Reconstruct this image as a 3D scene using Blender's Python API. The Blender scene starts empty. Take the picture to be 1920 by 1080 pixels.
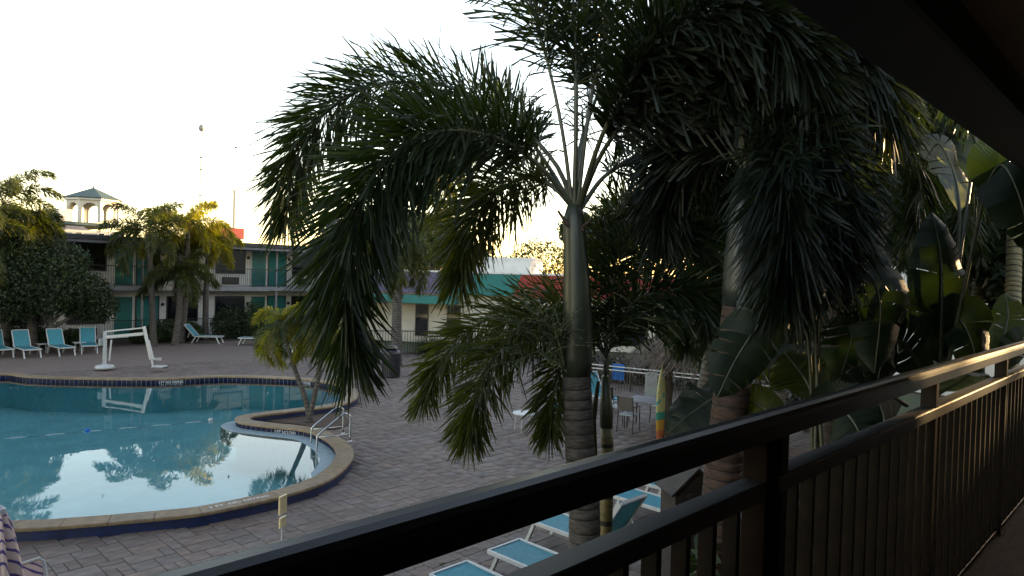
import bpy, bmesh, math, random
import numpy as np
from mathutils import Vector, Matrix
random.seed(7); rng = np.random.default_rng(11)
D2R = math.radians
scene = bpy.context.scene
col = scene.collection

# ------------------------------------------------------------------ camera, world, sun, exposure
# courtyard frame: X along our balcony railing, Y across the courtyard, Z up
YAW, PITCH, ROLL, FPX, EYE = 0.771557, -0.019663, 0.029121, 1317.3, 4.05
_f = Vector((math.cos(YAW)*math.cos(PITCH), math.sin(YAW)*math.cos(PITCH), math.sin(PITCH)))
_r = Vector((math.sin(YAW), -math.cos(YAW), 0)); _u = _r.cross(_f)
_c, _s = math.cos(ROLL), math.sin(ROLL)
RIGHT = _c*_r + _s*_u; UP = -_s*_r + _c*_u; FWD = _f
cd = bpy.data.cameras.new('camera'); cam = bpy.data.objects.new('camera', cd); col.objects.link(cam)
cd.sensor_width = 36.0; cd.lens = 36.0*FPX/1920; cd.clip_start = 0.05; cd.clip_end = 3000
m = Matrix((RIGHT, UP, -FWD)).transposed().to_4x4(); m.translation = Vector((0, 0, EYE)); cam.matrix_world = m
scene.camera = cam
scene.render.resolution_x = 1024; scene.render.resolution_y = 576

SUN_AZ, SUN_EL = -13.0, 8.5           # degrees from +X towards +Y, elevation
w = bpy.data.worlds.new('World'); scene.world = w; w.use_nodes = True
nt = w.node_tree; nt.nodes.clear()
wo = nt.nodes.new('ShaderNodeOutputWorld'); bg = nt.nodes.new('ShaderNodeBackground'); sky = nt.nodes.new('ShaderNodeTexSky')
sky.sky_type = 'NISHITA'; sky.sun_disc = False
sky.sun_elevation = D2R(SUN_EL); sky.sun_rotation = D2R(90 - SUN_AZ)
sky.altitude = 10; sky.air_density = 1.0; sky.dust_density = 0.4; sky.ozone_density = 0.3
bg.inputs['Strength'].default_value = 0.15
wb = nt.nodes.new('ShaderNodeMix'); wb.data_type = 'RGBA'; wb.blend_type = 'MULTIPLY'; wb.inputs['Factor'].default_value = 1.0; wb.inputs['B'].default_value = (1.12, 0.98, 0.93, 1)   # camera white balance, even over the whole sky
nt.links.new(sky.outputs[0], wb.inputs['A']); nt.links.new(wb.outputs['Result'], bg.inputs[0]); nt.links.new(bg.outputs[0], wo.inputs[0])
sd = bpy.data.lights.new('sun', 'SUN'); sun = bpy.data.objects.new('sun', sd); col.objects.link(sun)
sd.energy = 4.5; sd.angle = D2R(0.53); sd.color = (1.0, 0.66, 0.30)
to_sun = Vector((math.cos(D2R(SUN_EL))*math.cos(D2R(SUN_AZ)), math.cos(D2R(SUN_EL))*math.sin(D2R(SUN_AZ)), math.sin(D2R(SUN_EL))))
sun.rotation_euler = to_sun.to_track_quat('Z', 'Y').to_euler()
vs = scene.view_settings
vs.view_transform = 'Standard'; vs.look = 'None'; vs.gamma = 1.0; vs.exposure = 2.35
scene.render.engine = 'CYCLES'
scene.cycles.max_bounces = 6; scene.cycles.diffuse_bounces = 3; scene.cycles.glossy_bounces = 3; scene.cycles.transparent_max_bounces = 8

# ------------------------------------------------------------------ helpers
def ray(px, py): return FWD + (px-960)/FPX*RIGHT + (540-py)/FPX*UP
def G(px, py, z=0.0):                                   # survey point at height z
    d = ray(px, py); return Vector((0, 0, EYE)) + d*((z-EYE)/d.z)
def DP(px, py, dist): return Vector((0, 0, EYE)) + ray(px, py)*dist
def OP(px, py, p):
    d = ray(px, py); return Vector((0, 0, EYE)) + d*(p/d.y)
def project(P):
    v = Vector(P) - Vector((0, 0, EYE)); z = v.dot(FWD)
    return 960+FPX*v.dot(RIGHT)/z, 540-FPX*v.dot(UP)/z, z

def link(o, parent=None):
    col.objects.link(o)
    if parent is not None: o.parent = parent
    return o
def tag(o, label=None, cat=None, group=None, kind=None):
    if label: o['label'] = label
    if cat: o['category'] = cat
    if group: o['group'] = group
    if kind: o['kind'] = kind
    return o
def thing(name, label, cat, loc=(0, 0, 0), rz=0.0, group=None):
    o = bpy.data.objects.new(name, None); col.objects.link(o); o.empty_display_size = 0.2
    o.location = loc; o.rotation_euler = (0, 0, rz)
    return tag(o, label, cat, group)
def copy_tree(o, parent=None):
    c = o.copy(); col.objects.link(c); c.parent = parent
    for ch in list(o.children): copy_tree(ch, c)
    return c

class MB:
    def __init__(s): s.v = []; s.f = []; s.m = []; s.uv = None
    def add(s, vs, fs, mi=0):
        b = len(s.v); s.v += [tuple(x) for x in vs]; s.f += [tuple(b+i for i in f) for f in fs]; s.m += [mi]*len(fs); return s
    def box(s, x0, x1, y0, y1, z0, z1, mi=0, bev=0.0):
        if bev > 0:
            b = min(bev, (x1-x0)*.45, (y1-y0)*.45, (z1-z0)*.45)
            vs = []
            for z, i in ((z0, b), (z0+b, 0), (z1-b, 0), (z1, b)):
                vs += [(x0+i+ (b if i==0 else 0), y0+i, z), (x1-i-(b if i==0 else 0), y0+i, z), (x1-i, y0+i+(b if i==0 else 0), z), (x1-i, y1-i-(b if i==0 else 0), z),
                       (x1-i-(b if i==0 else 0), y1-i, z), (x0+i+(b if i==0 else 0), y1-i, z), (x0+i, y1-i-(b if i==0 else 0), z), (x0+i, y0+i+(b if i==0 else 0), z)]
            fs = [tuple(range(7, -1, -1)), tuple(range(24, 32))]
            for k in range(3):
                for j in range(8): fs.append((k*8+j, k*8+(j+1) % 8, k*8+8+(j+1) % 8, k*8+8+j))
            return s.add(vs, fs, mi)
        vs = [(x0, y0, z0), (x1, y0, z0), (x1, y1, z0), (x0, y1, z0), (x0, y0, z1), (x1, y0, z1), (x1, y1, z1), (x0, y1, z1)]
        return s.add(vs, [(3, 2, 1, 0), (4, 5, 6, 7), (0, 1, 5, 4), (1, 2, 6, 5), (2, 3, 7, 6), (3, 0, 4, 7)], mi)
    def tube(s, pts, rad, n=8, mi=0, cap=True):
        pts = [Vector(p) for p in pts]
        if not hasattr(rad, '__len__'): rad = [rad]*len(pts)
        vs = []; prev = None
        for i, p in enumerate(pts):
            t = (pts[min(i+1, len(pts)-1)] - pts[max(i-1, 0)]).normalized()
            if prev is None:
                a = Vector((0, 0, 1)) if abs(t.z) < .9 else Vector((1, 0, 0)); u = t.cross(a).normalized()
            else: u = (prev - t*prev.dot(t)).normalized()
            prev = u; v = t.cross(u)
            for k in range(n):
                a = 2*math.pi*k/n; vs.append(p + (u*math.cos(a)+v*math.sin(a))*rad[i])
        fs = []
        for i in range(len(pts)-1):
            for k in range(n): fs.append((i*n+k, i*n+(k+1) % n, (i+1)*n+(k+1) % n, (i+1)*n+k))
        if cap: fs += [tuple(range(n-1, -1, -1)), tuple((len(pts)-1)*n+k for k in range(n))]
        return s.add(vs, fs, mi)
    def bar(s, a, b, wd, ht, mi=0):                     # rectangular bar from a to b
        a = Vector(a); b = Vector(b); t = (b-a).normalized(); u = t.cross(Vector((0, 0, 1)))
        if u.length < 1e-3: u = Vector((1, 0, 0))
        u.normalize(); v = u.cross(t)
        vs = [p + u*i*wd/2 + v*j*ht/2 for p in (a, b) for i, j in ((-1, -1), (1, -1), (1, 1), (-1, 1))]
        return s.add(vs, [(0, 1, 2, 3), (7, 6, 5, 4), (0, 4, 5, 1), (1, 5, 6, 2), (2, 6, 7, 3), (3, 7, 4, 0)], mi)
    def lathe(s, prof, c=(0, 0, 0), n=20, mi=0):
        vs = []; fs = []
        for r, z in prof:
            for k in range(n): a = 2*math.pi*k/n; vs.append((c[0]+r*math.cos(a), c[1]+r*math.sin(a), c[2]+z))
        for i in range(len(prof)-1):
            for k in range(n): fs.append((i*n+k, i*n+(k+1) % n, (i+1)*n+(k+1) % n, (i+1)*n+k))
        return s.add(vs, fs, mi)
    def prism(s, poly, z0, z1, mi=0):                   # polygon in XY, extruded in Z
        n = len(poly); vs = [(x, y, z0) for x, y in poly] + [(x, y, z1) for x, y in poly]
        return s.add(vs, [tuple(range(n-1, -1, -1)), tuple(range(n, 2*n))] + [(k, (k+1) % n, n+(k+1) % n, n+k) for k in range(n)], mi)
    def extrude_x(s, prof, x0, x1, mi=0):               # profile in YZ along X
        n = len(prof); vs = [(x0, y, z) for y, z in prof] + [(x1, y, z) for y, z in prof]
        return s.add(vs, [tuple(range(n)), tuple(range(2*n-1, n-1, -1))] + [((k+1) % n, k, n+k, n+(k+1) % n) for k in range(n)], mi)
    def build(s, name, mats, parent=None, smooth=False, origin=None):
        me = bpy.data.meshes.new(name)
        vs = s.v
        if origin is not None: vs = [(x-origin[0], y-origin[1], z-origin[2]) for x, y, z in vs]
        me.from_pydata(vs, [], s.f)
        for mt in (mats if isinstance(mats, (list, tuple)) else [mats]): me.materials.append(mt)
        if any(s.m): me.polygons.foreach_set('material_index', s.m)
        if s.uv is not None:
            ul = me.uv_layers.new(name='UVMap'); idx = np.zeros(len(me.loops), int); me.loops.foreach_get('vertex_index', idx)
            ul.data.foreach_set('uv', np.array(s.uv, dtype=np.float32)[idx].ravel())
        if smooth: me.polygons.foreach_set('use_smooth', [True]*len(me.polygons))
        me.update()
        o = bpy.data.objects.new(name, me)
        if origin is not None: o.location = origin
        return link(o, parent)

def np_mesh(name, verts, quads, mats, parent=None, mat_idx=None, smooth=False):
    me = bpy.data.meshes.new(name); nv, nf = len(verts), len(quads); k = quads.shape[1]
    me.vertices.add(nv); me.vertices.foreach_set('co', np.asarray(verts, np.float32).ravel())
    me.loops.add(nf*k); me.loops.foreach_set('vertex_index', np.asarray(quads, np.int32).ravel())
    me.polygons.add(nf); me.polygons.foreach_set('loop_start', np.arange(nf, dtype=np.int32)*k); me.polygons.foreach_set('loop_total', np.full(nf, k, np.int32))
    for mt in mats: me.materials.append(mt)
    if mat_idx is not None: me.polygons.foreach_set('material_index', np.asarray(mat_idx, np.int32))
    if smooth: me.polygons.foreach_set('use_smooth', np.ones(nf, bool))
    me.update(calc_edges=True); me.validate()
    return link(bpy.data.objects.new(name, me), parent)

def spline(P, n, closed=False):
    P = np.array([tuple(p) for p in P], float); K = len(P); out = []
    segs = K if closed else K-1
    for t in np.linspace(0, segs, n, endpoint=not closed):
        i = min(int(t), segs-1); u = t-i
        g = (lambda j: P[j % K]) if closed else (lambda j: P[j] if 0 <= j < K else (2*P[0]-P[1] if j < 0 else 2*P[-1]-P[-2]))
        p0, p1, p2, p3 = g(i-1), g(i), g(i+1), g(i+2)
        out.append(.5*((2*p1)+(-p0+p2)*u+(2*p0-5*p1+4*p2-p3)*u*u+(-p0+3*p1-3*p2+p3)*u**3))
    return np.array(out)

# ------------------------------------------------------------------ materials
def mat(name, c, rough=.6, metal=0.0, var=.12, scale=8.0, bump=0.0, bscale=40.0, c2=None, spec=.5, obj_rand=0.0, island=0.0, stretch=None):
    c = tuple(x*.78 for x in c)
    m = bpy.data.materials.new(name); m.use_nodes = True; n = m.node_tree; L = n.links; b = n.nodes['Principled BSDF']
    b.inputs['Roughness'].default_value = rough; b.inputs['Metallic'].default_value = metal; b.inputs['Specular IOR Level'].default_value = spec
    tc = n.nodes.new('ShaderNodeTexCoord'); src = tc.outputs['Object']
    if stretch:
        mp = n.nodes.new('ShaderNodeMapping'); mp.inputs['Scale'].default_value = stretch; L.new(src, mp.inputs[0]); src = mp.outputs[0]
    nz = n.nodes.new('ShaderNodeTexNoise'); nz.inputs['Scale'].default_value = scale; nz.inputs['Detail'].default_value = 5; L.new(src, nz.inputs['Vector'])
    cr = n.nodes.new('ShaderNodeMix'); cr.data_type = 'RGBA'
    c2 = c2 or tuple(x*(1-var*2.2) for x in c); cA = tuple(min(1, x*(1+var)) for x in c)
    cr.inputs['A'].default_value = (*c2, 1); cr.inputs['B'].default_value = (*cA, 1)
    mr = n.nodes.new('ShaderNodeMapRange'); mr.inputs['From Min'].default_value = .32; mr.inputs['From Max'].default_value = .68; L.new(nz.outputs['Fac'], mr.inputs['Value'])
    L.new(mr.outputs[0], cr.inputs['Factor']); out = cr.outputs['Result']
    if obj_rand or island:
        hv = n.nodes.new('ShaderNodeHueSaturation'); ge = n.nodes.new('ShaderNodeNewGeometry'); oi = n.nodes.new('ShaderNodeObjectInfo')
        ad = n.nodes.new('ShaderNodeMath'); ad.operation = 'ADD'; L.new(ge.outputs['Random Per Island'], ad.inputs[0]); L.new(oi.outputs['Random'], ad.inputs[1])
        fr = n.nodes.new('ShaderNodeMath'); fr.operation = 'FRACT'; L.new(ad.outputs[0], fr.inputs[0])
        mm = n.nodes.new('ShaderNodeMapRange'); a = max(obj_rand, island); mm.inputs['To Min'].default_value = 1-a; mm.inputs['To Max'].default_value = 1+a
        L.new(fr.outputs[0], mm.inputs['Value']); L.new(mm.outputs[0], hv.inputs['Value'])
        sm = n.nodes.new('ShaderNodeMath'); sm.operation = 'MULTIPLY_ADD'; L.new(fr.outputs[0], sm.inputs[0]); sm.inputs[1].default_value = 7.31; sm.inputs[2].default_value = 0
        f2 = n.nodes.new('ShaderNodeMath'); f2.operation = 'FRACT'; L.new(sm.outputs[0], f2.inputs[0])
        m2 = n.nodes.new('ShaderNodeMapRange'); m2.inputs['To Min'].default_value = 1-a*1.2; m2.inputs['To Max'].default_value = 1+a*1.2; L.new(f2.outputs[0], m2.inputs['Value']); L.new(m2.outputs[0], hv.inputs['Saturation'])
        L.new(out, hv.inputs['Color']); out = hv.outputs['Color']
    L.new(out, b.inputs['Base Color'])
    if bump:
        bn = n.nodes.new('ShaderNodeTexNoise'); bn.inputs['Scale'].default_value = bscale; bn.inputs['Detail'].default_value = 4; L.new(src, bn.inputs['Vector'])
        bp = n.nodes.new('ShaderNodeBump'); bp.inputs['Strength'].default_value = bump; bp.inputs['Distance'].default_value = .01
        L.new(bn.outputs['Fac'], bp.inputs['Height']); L.new(bp.outputs[0], b.inputs['Normal'])
    return m

def leaf_mat(name, ca, cb, trans=.35, rough=.4, tcol=None, veins=False):
    m = bpy.data.materials.new(name); m.use_nodes = True; n = m.node_tree; L = n.links; b = n.nodes['Principled BSDF']; o = n.nodes['Material Output']
    ca = tuple(x*.8 for x in ca); cb = tuple(x*.8 for x in cb)
    ge = n.nodes.new('ShaderNodeNewGeometry'); oi = n.nodes.new('ShaderNodeObjectInfo'); ad = n.nodes.new('ShaderNodeMath'); ad.operation = 'ADD'
    L.new(ge.outputs['Random Per Island'], ad.inputs[0]); L.new(oi.outputs['Random'], ad.inputs[1])
    fr = n.nodes.new('ShaderNodeMath'); fr.operation = 'FRACT'; L.new(ad.outputs[0], fr.inputs[0])
    mx = n.nodes.new('ShaderNodeMix'); mx.data_type = 'RGBA'; mx.inputs['A'].default_value = (*ca, 1); mx.inputs['B'].default_value = (*cb, 1); L.new(fr.outputs[0], mx.inputs['Factor'])
    L.new(mx.outputs['Result'], b.inputs['Base Color']); b.inputs['Roughness'].default_value = rough; b.inputs['Specular IOR Level'].default_value = .32
    tr = n.nodes.new('ShaderNodeBsdfTranslucent'); tm = n.nodes.new('ShaderNodeMix'); tm.data_type = 'RGBA'; tm.blend_type = 'MULTIPLY'; tm.inputs['Factor'].default_value = 1
    L.new(mx.outputs['Result'], tm.inputs['A']); tm.inputs['B'].default_value = (*(tcol or (2.6, 2.6, .7)), 1); tm.clamp_result = False
    L.new(tm.outputs['Result'], tr.inputs['Color'])
    ms = n.nodes.new('ShaderNodeMixShader'); ms.inputs[0].default_value = trans; L.new(b.outputs[0], ms.inputs[1]); L.new(tr.outputs[0], ms.inputs[2]); L.new(ms.outputs[0], o.inputs['Surface'])
    if veins:
        uv = n.nodes.new('ShaderNodeTexCoord'); wv = n.nodes.new('ShaderNodeTexWave'); wv.inputs['Scale'].default_value = 9; wv.inputs['Distortion'].default_value = .6; wv.bands_direction = 'X'
        L.new(uv.outputs['UV'], wv.inputs['Vector']); bp = n.nodes.new('ShaderNodeBump'); bp.inputs['Strength'].default_value = .35; bp.inputs['Distance'].default_value = .01
        L.new(wv.outputs['Fac'], bp.inputs['Height']); L.new(bp.outputs[0], b.inputs['Normal'])
    return m

M = {}
M['paver'] = mat('paver_concrete', (0.182, 0.131, 0.108), .72, var=.16, scale=6, bump=.35, bscale=70, obj_rand=.16, island=.16)
def stain(m, sc=.55):
    n = m.node_tree; L = n.links; b = n.nodes['Principled BSDF']; src = b.inputs['Base Color'].links[0].from_socket
    ge = n.nodes.new('ShaderNodeNewGeometry'); nz = n.nodes.new('ShaderNodeTexNoise'); nz.inputs['Scale'].default_value = sc; nz.inputs['Detail'].default_value = 6; nz.inputs['Roughness'].default_value = .65
    L.new(ge.outputs['Position'], nz.inputs['Vector']); mr = n.nodes.new('ShaderNodeMapRange'); mr.inputs['From Min'].default_value = .35; mr.inputs['From Max'].default_value = .7; mr.inputs['To Min'].default_value = .74; mr.inputs['To Max'].default_value = 1.12; L.new(nz.outputs['Fac'], mr.inputs['Value'])
    mx = n.nodes.new('ShaderNodeMix'); mx.data_type = 'RGBA'; mx.blend_type = 'MULTIPLY'; mx.inputs['Factor'].default_value = 1; L.new(src, mx.inputs['A']); L.new(mr.outputs[0], mx.inputs['B']); L.new(mx.outputs['Result'], b.inputs['Base Color'])
stain(M['paver'])
M['joint'] = mat('joint_sand', (0.075, 0.058, 0.05), .9, var=.2, scale=14)
M['soil'] = mat('soil', (.07, .055, .035), .95, var=.3, scale=3, bump=.5, bscale=12)
M['ground'] = mat('lawn_ground', (.06, .075, .03), .95, var=.3, scale=.6, c2=(.07, .06, .04))
M['coping'] = mat('coping_stone', (0.27, 0.185, 0.1), .6, var=.14, scale=9, bump=.25, bscale=60, obj_rand=.06)
M['tile_blue'] = mat('blue_tile', (0.008, 0.012, 0.05), .5, var=.3, scale=25, island=.25, spec=.15)
M['wall_blue'] = mat('blue_pool_paint', (0.005, 0.018, 0.085), .55, var=.2, scale=7, bump=.2, bscale=30)
stain(M['coping'])
M['grout'] = mat('grout', (.35, .37, .4), .8)
M['plaster'] = mat('pool_plaster', (0.36, 0.8, 0.82), .7, var=.06, scale=1.5)
M['ledge'] = mat('pool_ledge', (0.26, 0.33, 0.36), .7, var=.08)
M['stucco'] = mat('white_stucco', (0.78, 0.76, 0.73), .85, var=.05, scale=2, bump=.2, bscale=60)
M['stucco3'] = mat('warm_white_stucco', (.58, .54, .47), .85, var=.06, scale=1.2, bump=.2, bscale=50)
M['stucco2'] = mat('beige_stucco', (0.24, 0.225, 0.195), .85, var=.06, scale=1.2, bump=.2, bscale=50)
M['slab'] = mat('grey_concrete', (0.32, 0.32, 0.335), .8, var=.1, scale=3, bump=.2)
M['fascia'] = mat('dark_fascia', (0.022, 0.025, 0.04), .6, var=.15)
M['soffit'] = mat('soffit', (0.2, 0.2, 0.23), .8, var=.08)
M['door'] = mat('teal_door', (0.01, 0.17, 0.165), .45, var=.06, scale=3)
M['curtain'] = mat('teal_curtain', (0.02, 0.21, 0.205), .8, var=.12, scale=12, stretch=(8, 8, .3))
M['glass'] = mat('dark_glass', (.012, .014, .017), .06, var=.2, spec=.6)
M['frame'] = mat('dark_frame', (.03, .03, .035), .4)
M['black'] = mat('black_metal', (.012, .012, .013), .38, var=.2, scale=12, bump=.05, bscale=120)
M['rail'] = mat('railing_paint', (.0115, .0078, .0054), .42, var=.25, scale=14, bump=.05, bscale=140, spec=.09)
M['rail_low'] = mat('railing_paint_sky_sheen', (.014, .0125, .011), .46, var=.3, scale=9, bump=.04, bscale=150, spec=.5)  # lighter, shinier railing paint to bring out sky reflection on the lower rail
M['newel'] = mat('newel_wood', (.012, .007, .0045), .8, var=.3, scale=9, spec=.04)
M['rail_top'] = mat('railing_paint_sheen', (.009, .008, .0075), .30, var=.25, scale=18, bump=.04, bscale=180, spec=.25)  # separate copy of the railing paint, tuned for the top rail's sheen
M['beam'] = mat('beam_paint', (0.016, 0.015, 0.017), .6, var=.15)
M['ceil'] = mat('ceiling_boards', (0.34, 0.22, 0.12), .8, var=.1, scale=3)
M['bfloor'] = mat('balcony_floor', (0.07, 0.034, 0.026), .7, var=.25, scale=6, bump=.4, bscale=25, stretch=(1, 6, 1))
M['white'] = mat('white_paint', (0.5, 0.51, 0.515), .4, var=.05, scale=10)
M['sling'] = mat('turquoise_sling', (0.03, 0.24, 0.31), .65, var=.10, scale=14, bump=.3, bscale=350, obj_rand=.06)
M['steel'] = mat('stainless', (.55, .56, .57), .22, metal=1.0, var=.06)
M['bark'] = mat('palm_bark', (0.095, 0.082, 0.07), .85, var=.28, scale=11, bump=.5, bscale=55, stretch=(1, 1, 5))
M['bark_red'] = mat('reddish_bark', (0.085, 0.046, 0.032), .85, var=.28, scale=10, bump=.5, bscale=45, stretch=(1, 1, 4))
M['bark_far'] = mat('grey_bark', (0.11, 0.098, 0.085), .9, var=.22, scale=6, stretch=(1, 1, 4))
M['shaft'] = mat('crownshaft', (0.04, 0.05, 0.026), .38, var=.22, scale=5, stretch=(3, 3, .5), c2=(.022, .024, .016))
M['shaft_y'] = mat('slim_crownshaft', (.085, .090, .036), .45, var=.25, scale=6, stretch=(3, 3, .6))
M['shaft_b'] = mat('crownshaft_bluish', (0.024, 0.033, 0.028), .42, var=.2, scale=5, stretch=(3, 3, .5))
M['cane'] = mat('cane_stem', (0.2, 0.145, 0.055), .5, var=.28, scale=8, stretch=(1, 1, 5), c2=(.085, .085, .03))
M['ring'] = mat('leaf_scar', (.035, .03, .025), .9, var=.3, scale=20)
M['rachis'] = mat('petiole', (0.07, 0.075, 0.042), .45, var=.2, scale=12)
M['stalk'] = mat('fruit_stalk', (.10, .12, .045), .6, var=.2)
for k_ in ('bark', 'bark_red', 'shaft', 'shaft_b', 'shaft_y', 'cane'): stain(M[k_], 3.5)
M['leaf'] = leaf_mat('palm_leaflet', (.010, .021, .008), (.023, .034, .008), .32, .42)
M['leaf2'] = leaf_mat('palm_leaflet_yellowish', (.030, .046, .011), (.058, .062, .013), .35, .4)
M['leaf_b'] = leaf_mat('palm_leaflet_bluish_shaded', (.006, .012, .007), (.012, .017, .0075), .25, .48)  # darkened so right-hand fronds read as silhouettes, shade put into the colour
M['leaf_dry'] = leaf_mat('palm_leaflet_dry', (.10, .07, .025), (.06, .06, .02), .3, .6)
M['leaf_gold'] = leaf_mat('palm_leaflet_sun_tint', (.11, .115, .012), (.20, .17, .018), .55, .45)  # yellowed copy of the palm leaflets, sunlight put into the colour
M['leaf_tree'] = leaf_mat('broad_leaf', (.015, .030, .012), (.034, .052, .017), .25, .5)
M['leaf_shrub'] = leaf_mat('shrub_leaf', (.024, .045, .016), (.045, .062, .02), .25, .5)
M['leaf_hedge'] = leaf_mat('background_leaf', (.022, .038, .011), (.042, .050, .013), .18, .55)
M['paddle'] = leaf_mat('paddle_leaf', (.007, .016, .007), (.013, .023, .008), .24, .46, veins=True)
M['paddle_y'] = leaf_mat('paddle_leaf_backlit_tint', (.035, .055, .008), (.05, .06, .009), .5, .35, veins=True)  # yellow-green copy of the paddle leaf, backlight put into the colour
M['paddle_grey'] = leaf_mat('paddle_leaf_pale_sheen', (.12, .145, .15), (.17, .19, .185), .25, .5, veins=True)  # blue-grey paints a highlight on the bent leaf; also the pale torn blade
M['thatch'] = mat('thatch', (0.12, 0.09, 0.068), .95, var=.35, scale=12, island=.35)
M['wood'] = mat('brown_wood', (0.09, 0.048, 0.026), .65, var=.3, scale=7, stretch=(1, 1, 6), bump=.3, obj_rand=.1)
M['wood_dk'] = mat('dark_wood', (0.045, 0.03, 0.022), .7, var=.3, scale=7, stretch=(1, 1, 6), bump=.3)
M['purple'] = mat('purple_fascia', (0.11, 0.09, 0.19), .6, var=.06, scale=2)
M['teal'] = mat('teal_fascia', (0.011, 0.2, 0.19), .6, var=.06, scale=2)
M['red'] = mat('red_fascia', (0.36, 0.025, 0.022), .6, var=.08, scale=2)
M['coral'] = mat('coral_red', (0.34, 0.045, 0.045), .7, var=.08, scale=2)
M['roof_blue'] = mat('slate_blue_roof', (0.14, 0.15, 0.2), .75, var=.12, scale=3)
M['roof_green'] = mat('green_grey_roof', (0.06, 0.105, 0.115), .7, var=.14, scale=3)
M['cream'] = mat('cream_wall', (0.55, 0.53, 0.47), .85, var=.05)
M['bin'] = mat('bin_plastic', (.020, .020, .028), .5, var=.2)
M['towel'] = mat('blue_towel', (.01, .12, .45), .95, var=.12, bump=.4, bscale=150)
M['board'] = mat('board_pale', (0.3, 0.34, 0.34), .5, var=.06)
M['mulch'] = mat('mulch', (.10, .06, .035), .95, var=.45, scale=40, bump=.8, bscale=60)
M['gold'] = mat('sign_sun_tint', (.95, .80, .48), .35, metal=.4, var=.08)  # golden colour stands in for low sun on the sign plates
M['text'] = mat('marking_white', (.75, .76, .78), .6, var=.08, scale=30)
M['rust'] = mat('brown_iron', (0.022, 0.016, 0.014), .6, var=.3)
def surf_mat():
    m = mat('surfboard_paint', (.75, .58, .07), .3, var=.08, scale=9); n = m.node_tree; L = n.links; b = n.nodes['Principled BSDF']
    tc = n.nodes.new('ShaderNodeTexCoord'); sp = n.nodes.new('ShaderNodeSeparateXYZ'); L.new(tc.outputs['Object'], sp.inputs[0])
    cr = n.nodes.new('ShaderNodeValToRGB'); cr.color_ramp.interpolation = 'CONSTANT'
    mr = n.nodes.new('ShaderNodeMapRange'); mr.inputs['From Max'].default_value = 2.0; L.new(sp.outputs['Z'], mr.inputs['Value']); L.new(mr.outputs[0], cr.inputs[0])
    e = cr.color_ramp.elements; e[0].color = (.22, .04, .03, 1); e[1].position = .06; e[1].color = (.28, .08, .03, 1)
    for p, c in ((.20, (.34, .19, .03, 1)), (.33, (.02, .18, .14, 1)), (.42, (.34, .33, .15, 1))): x = e.new(p); x.color = c
    nz = n.nodes.new('ShaderNodeTexNoise'); nz.inputs['Scale'].default_value = 7; L.new(tc.outputs['Object'], nz.inputs['Vector'])
    gt = n.nodes.new('ShaderNodeMath'); gt.operation = 'GREATER_THAN'; gt.inputs[1].default_value = .60; L.new(nz.outputs['Fac'], gt.inputs[0])
    g2 = n.nodes.new('ShaderNodeMath'); g2.operation = 'GREATER_THAN'; g2.inputs[1].default_value = .85; L.new(sp.outputs['Z'], g2.inputs[0])
    mu = n.nodes.new('ShaderNodeMath'); mu.operation = 'MULTIPLY'; L.new(gt.outputs[0], mu.inputs[0]); L.new(g2.outputs[0], mu.inputs[1])
    mx = n.nodes.new('ShaderNodeMix'); mx.data_type = 'RGBA'; L.new(mu.outputs[0], mx.inputs['Factor']); L.new(cr.outputs[0], mx.inputs['A']); mx.inputs['B'].default_value = (.04, .22, .22, 1)
    L.new(mx.outputs['Result'], b.inputs['Base Color']); return m
M['surf'] = surf_mat()
def stripe_mat():
    m = mat('patterned_canvas', (.62, .48, .42), .9, var=.05); n = m.node_tree; L = n.links; b = n.nodes['Principled BSDF']
    tc = n.nodes.new('ShaderNodeTexCoord'); wv = n.nodes.new('ShaderNodeTexWave'); wv.inputs['Scale'].default_value = 5.5; wv.inputs['Distortion'].default_value = 5; wv.inputs['Detail'].default_value = 1.0; wv.bands_direction = 'DIAGONAL'
    L.new(tc.outputs['Object'], wv.inputs['Vector']); gt = n.nodes.new('ShaderNodeMath'); gt.operation = 'GREATER_THAN'; gt.inputs[1].default_value = .80; L.new(wv.outputs['Fac'], gt.inputs[0])
    mx = n.nodes.new('ShaderNodeMix'); mx.data_type = 'RGBA'; mx.inputs['A'].default_value = (.62, .46, .40, 1); mx.inputs['B'].default_value = (.09, .06, .20, 1); L.new(gt.outputs[0], mx.inputs['Factor']); L.new(mx.outputs['Result'], b.inputs['Base Color'])
    return m
M['canvas'] = stripe_mat()
def water_mat():
    m = bpy.data.materials.new('pool_water'); m.use_nodes = True; n = m.node_tree; n.nodes.clear(); L = n.links
    o = n.nodes.new('ShaderNodeOutputMaterial'); fz = n.nodes.new('ShaderNodeFresnel'); fz.inputs['IOR'].default_value = 1.55
    tr = n.nodes.new('ShaderNodeBsdfTransparent'); tr.inputs['Color'].default_value = (.93, .985, .985, 1)
    gl = n.nodes.new('ShaderNodeBsdfGlossy'); gl.inputs['Roughness'].default_value = .012; gl.inputs['Color'].default_value = (1, 1, 1, 1)
    tc = n.nodes.new('ShaderNodeTexCoord'); nz = n.nodes.new('ShaderNodeTexNoise'); nz.inputs['Scale'].default_value = 1.3; nz.inputs['Detail'].default_value = 3; L.new(tc.outputs['Object'], nz.inputs['Vector'])
    bp = n.nodes.new('ShaderNodeBump'); bp.inputs['Strength'].default_value = .03; bp.inputs['Distance'].default_value = .04; L.new(nz.outputs['Fac'], bp.inputs['Height'])
    L.new(bp.outputs[0], gl.inputs['Normal']); L.new(bp.outputs[0], fz.inputs['Normal'])
    mx = n.nodes.new('ShaderNodeMixShader'); L.new(fz.outputs[0], mx.inputs[0]); L.new(tr.outputs[0], mx.inputs[1]); L.new(gl.outputs[0], mx.inputs[2]); L.new(mx.outputs[0], o.inputs['Surface'])
    return m
M['water'] = water_mat()
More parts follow.
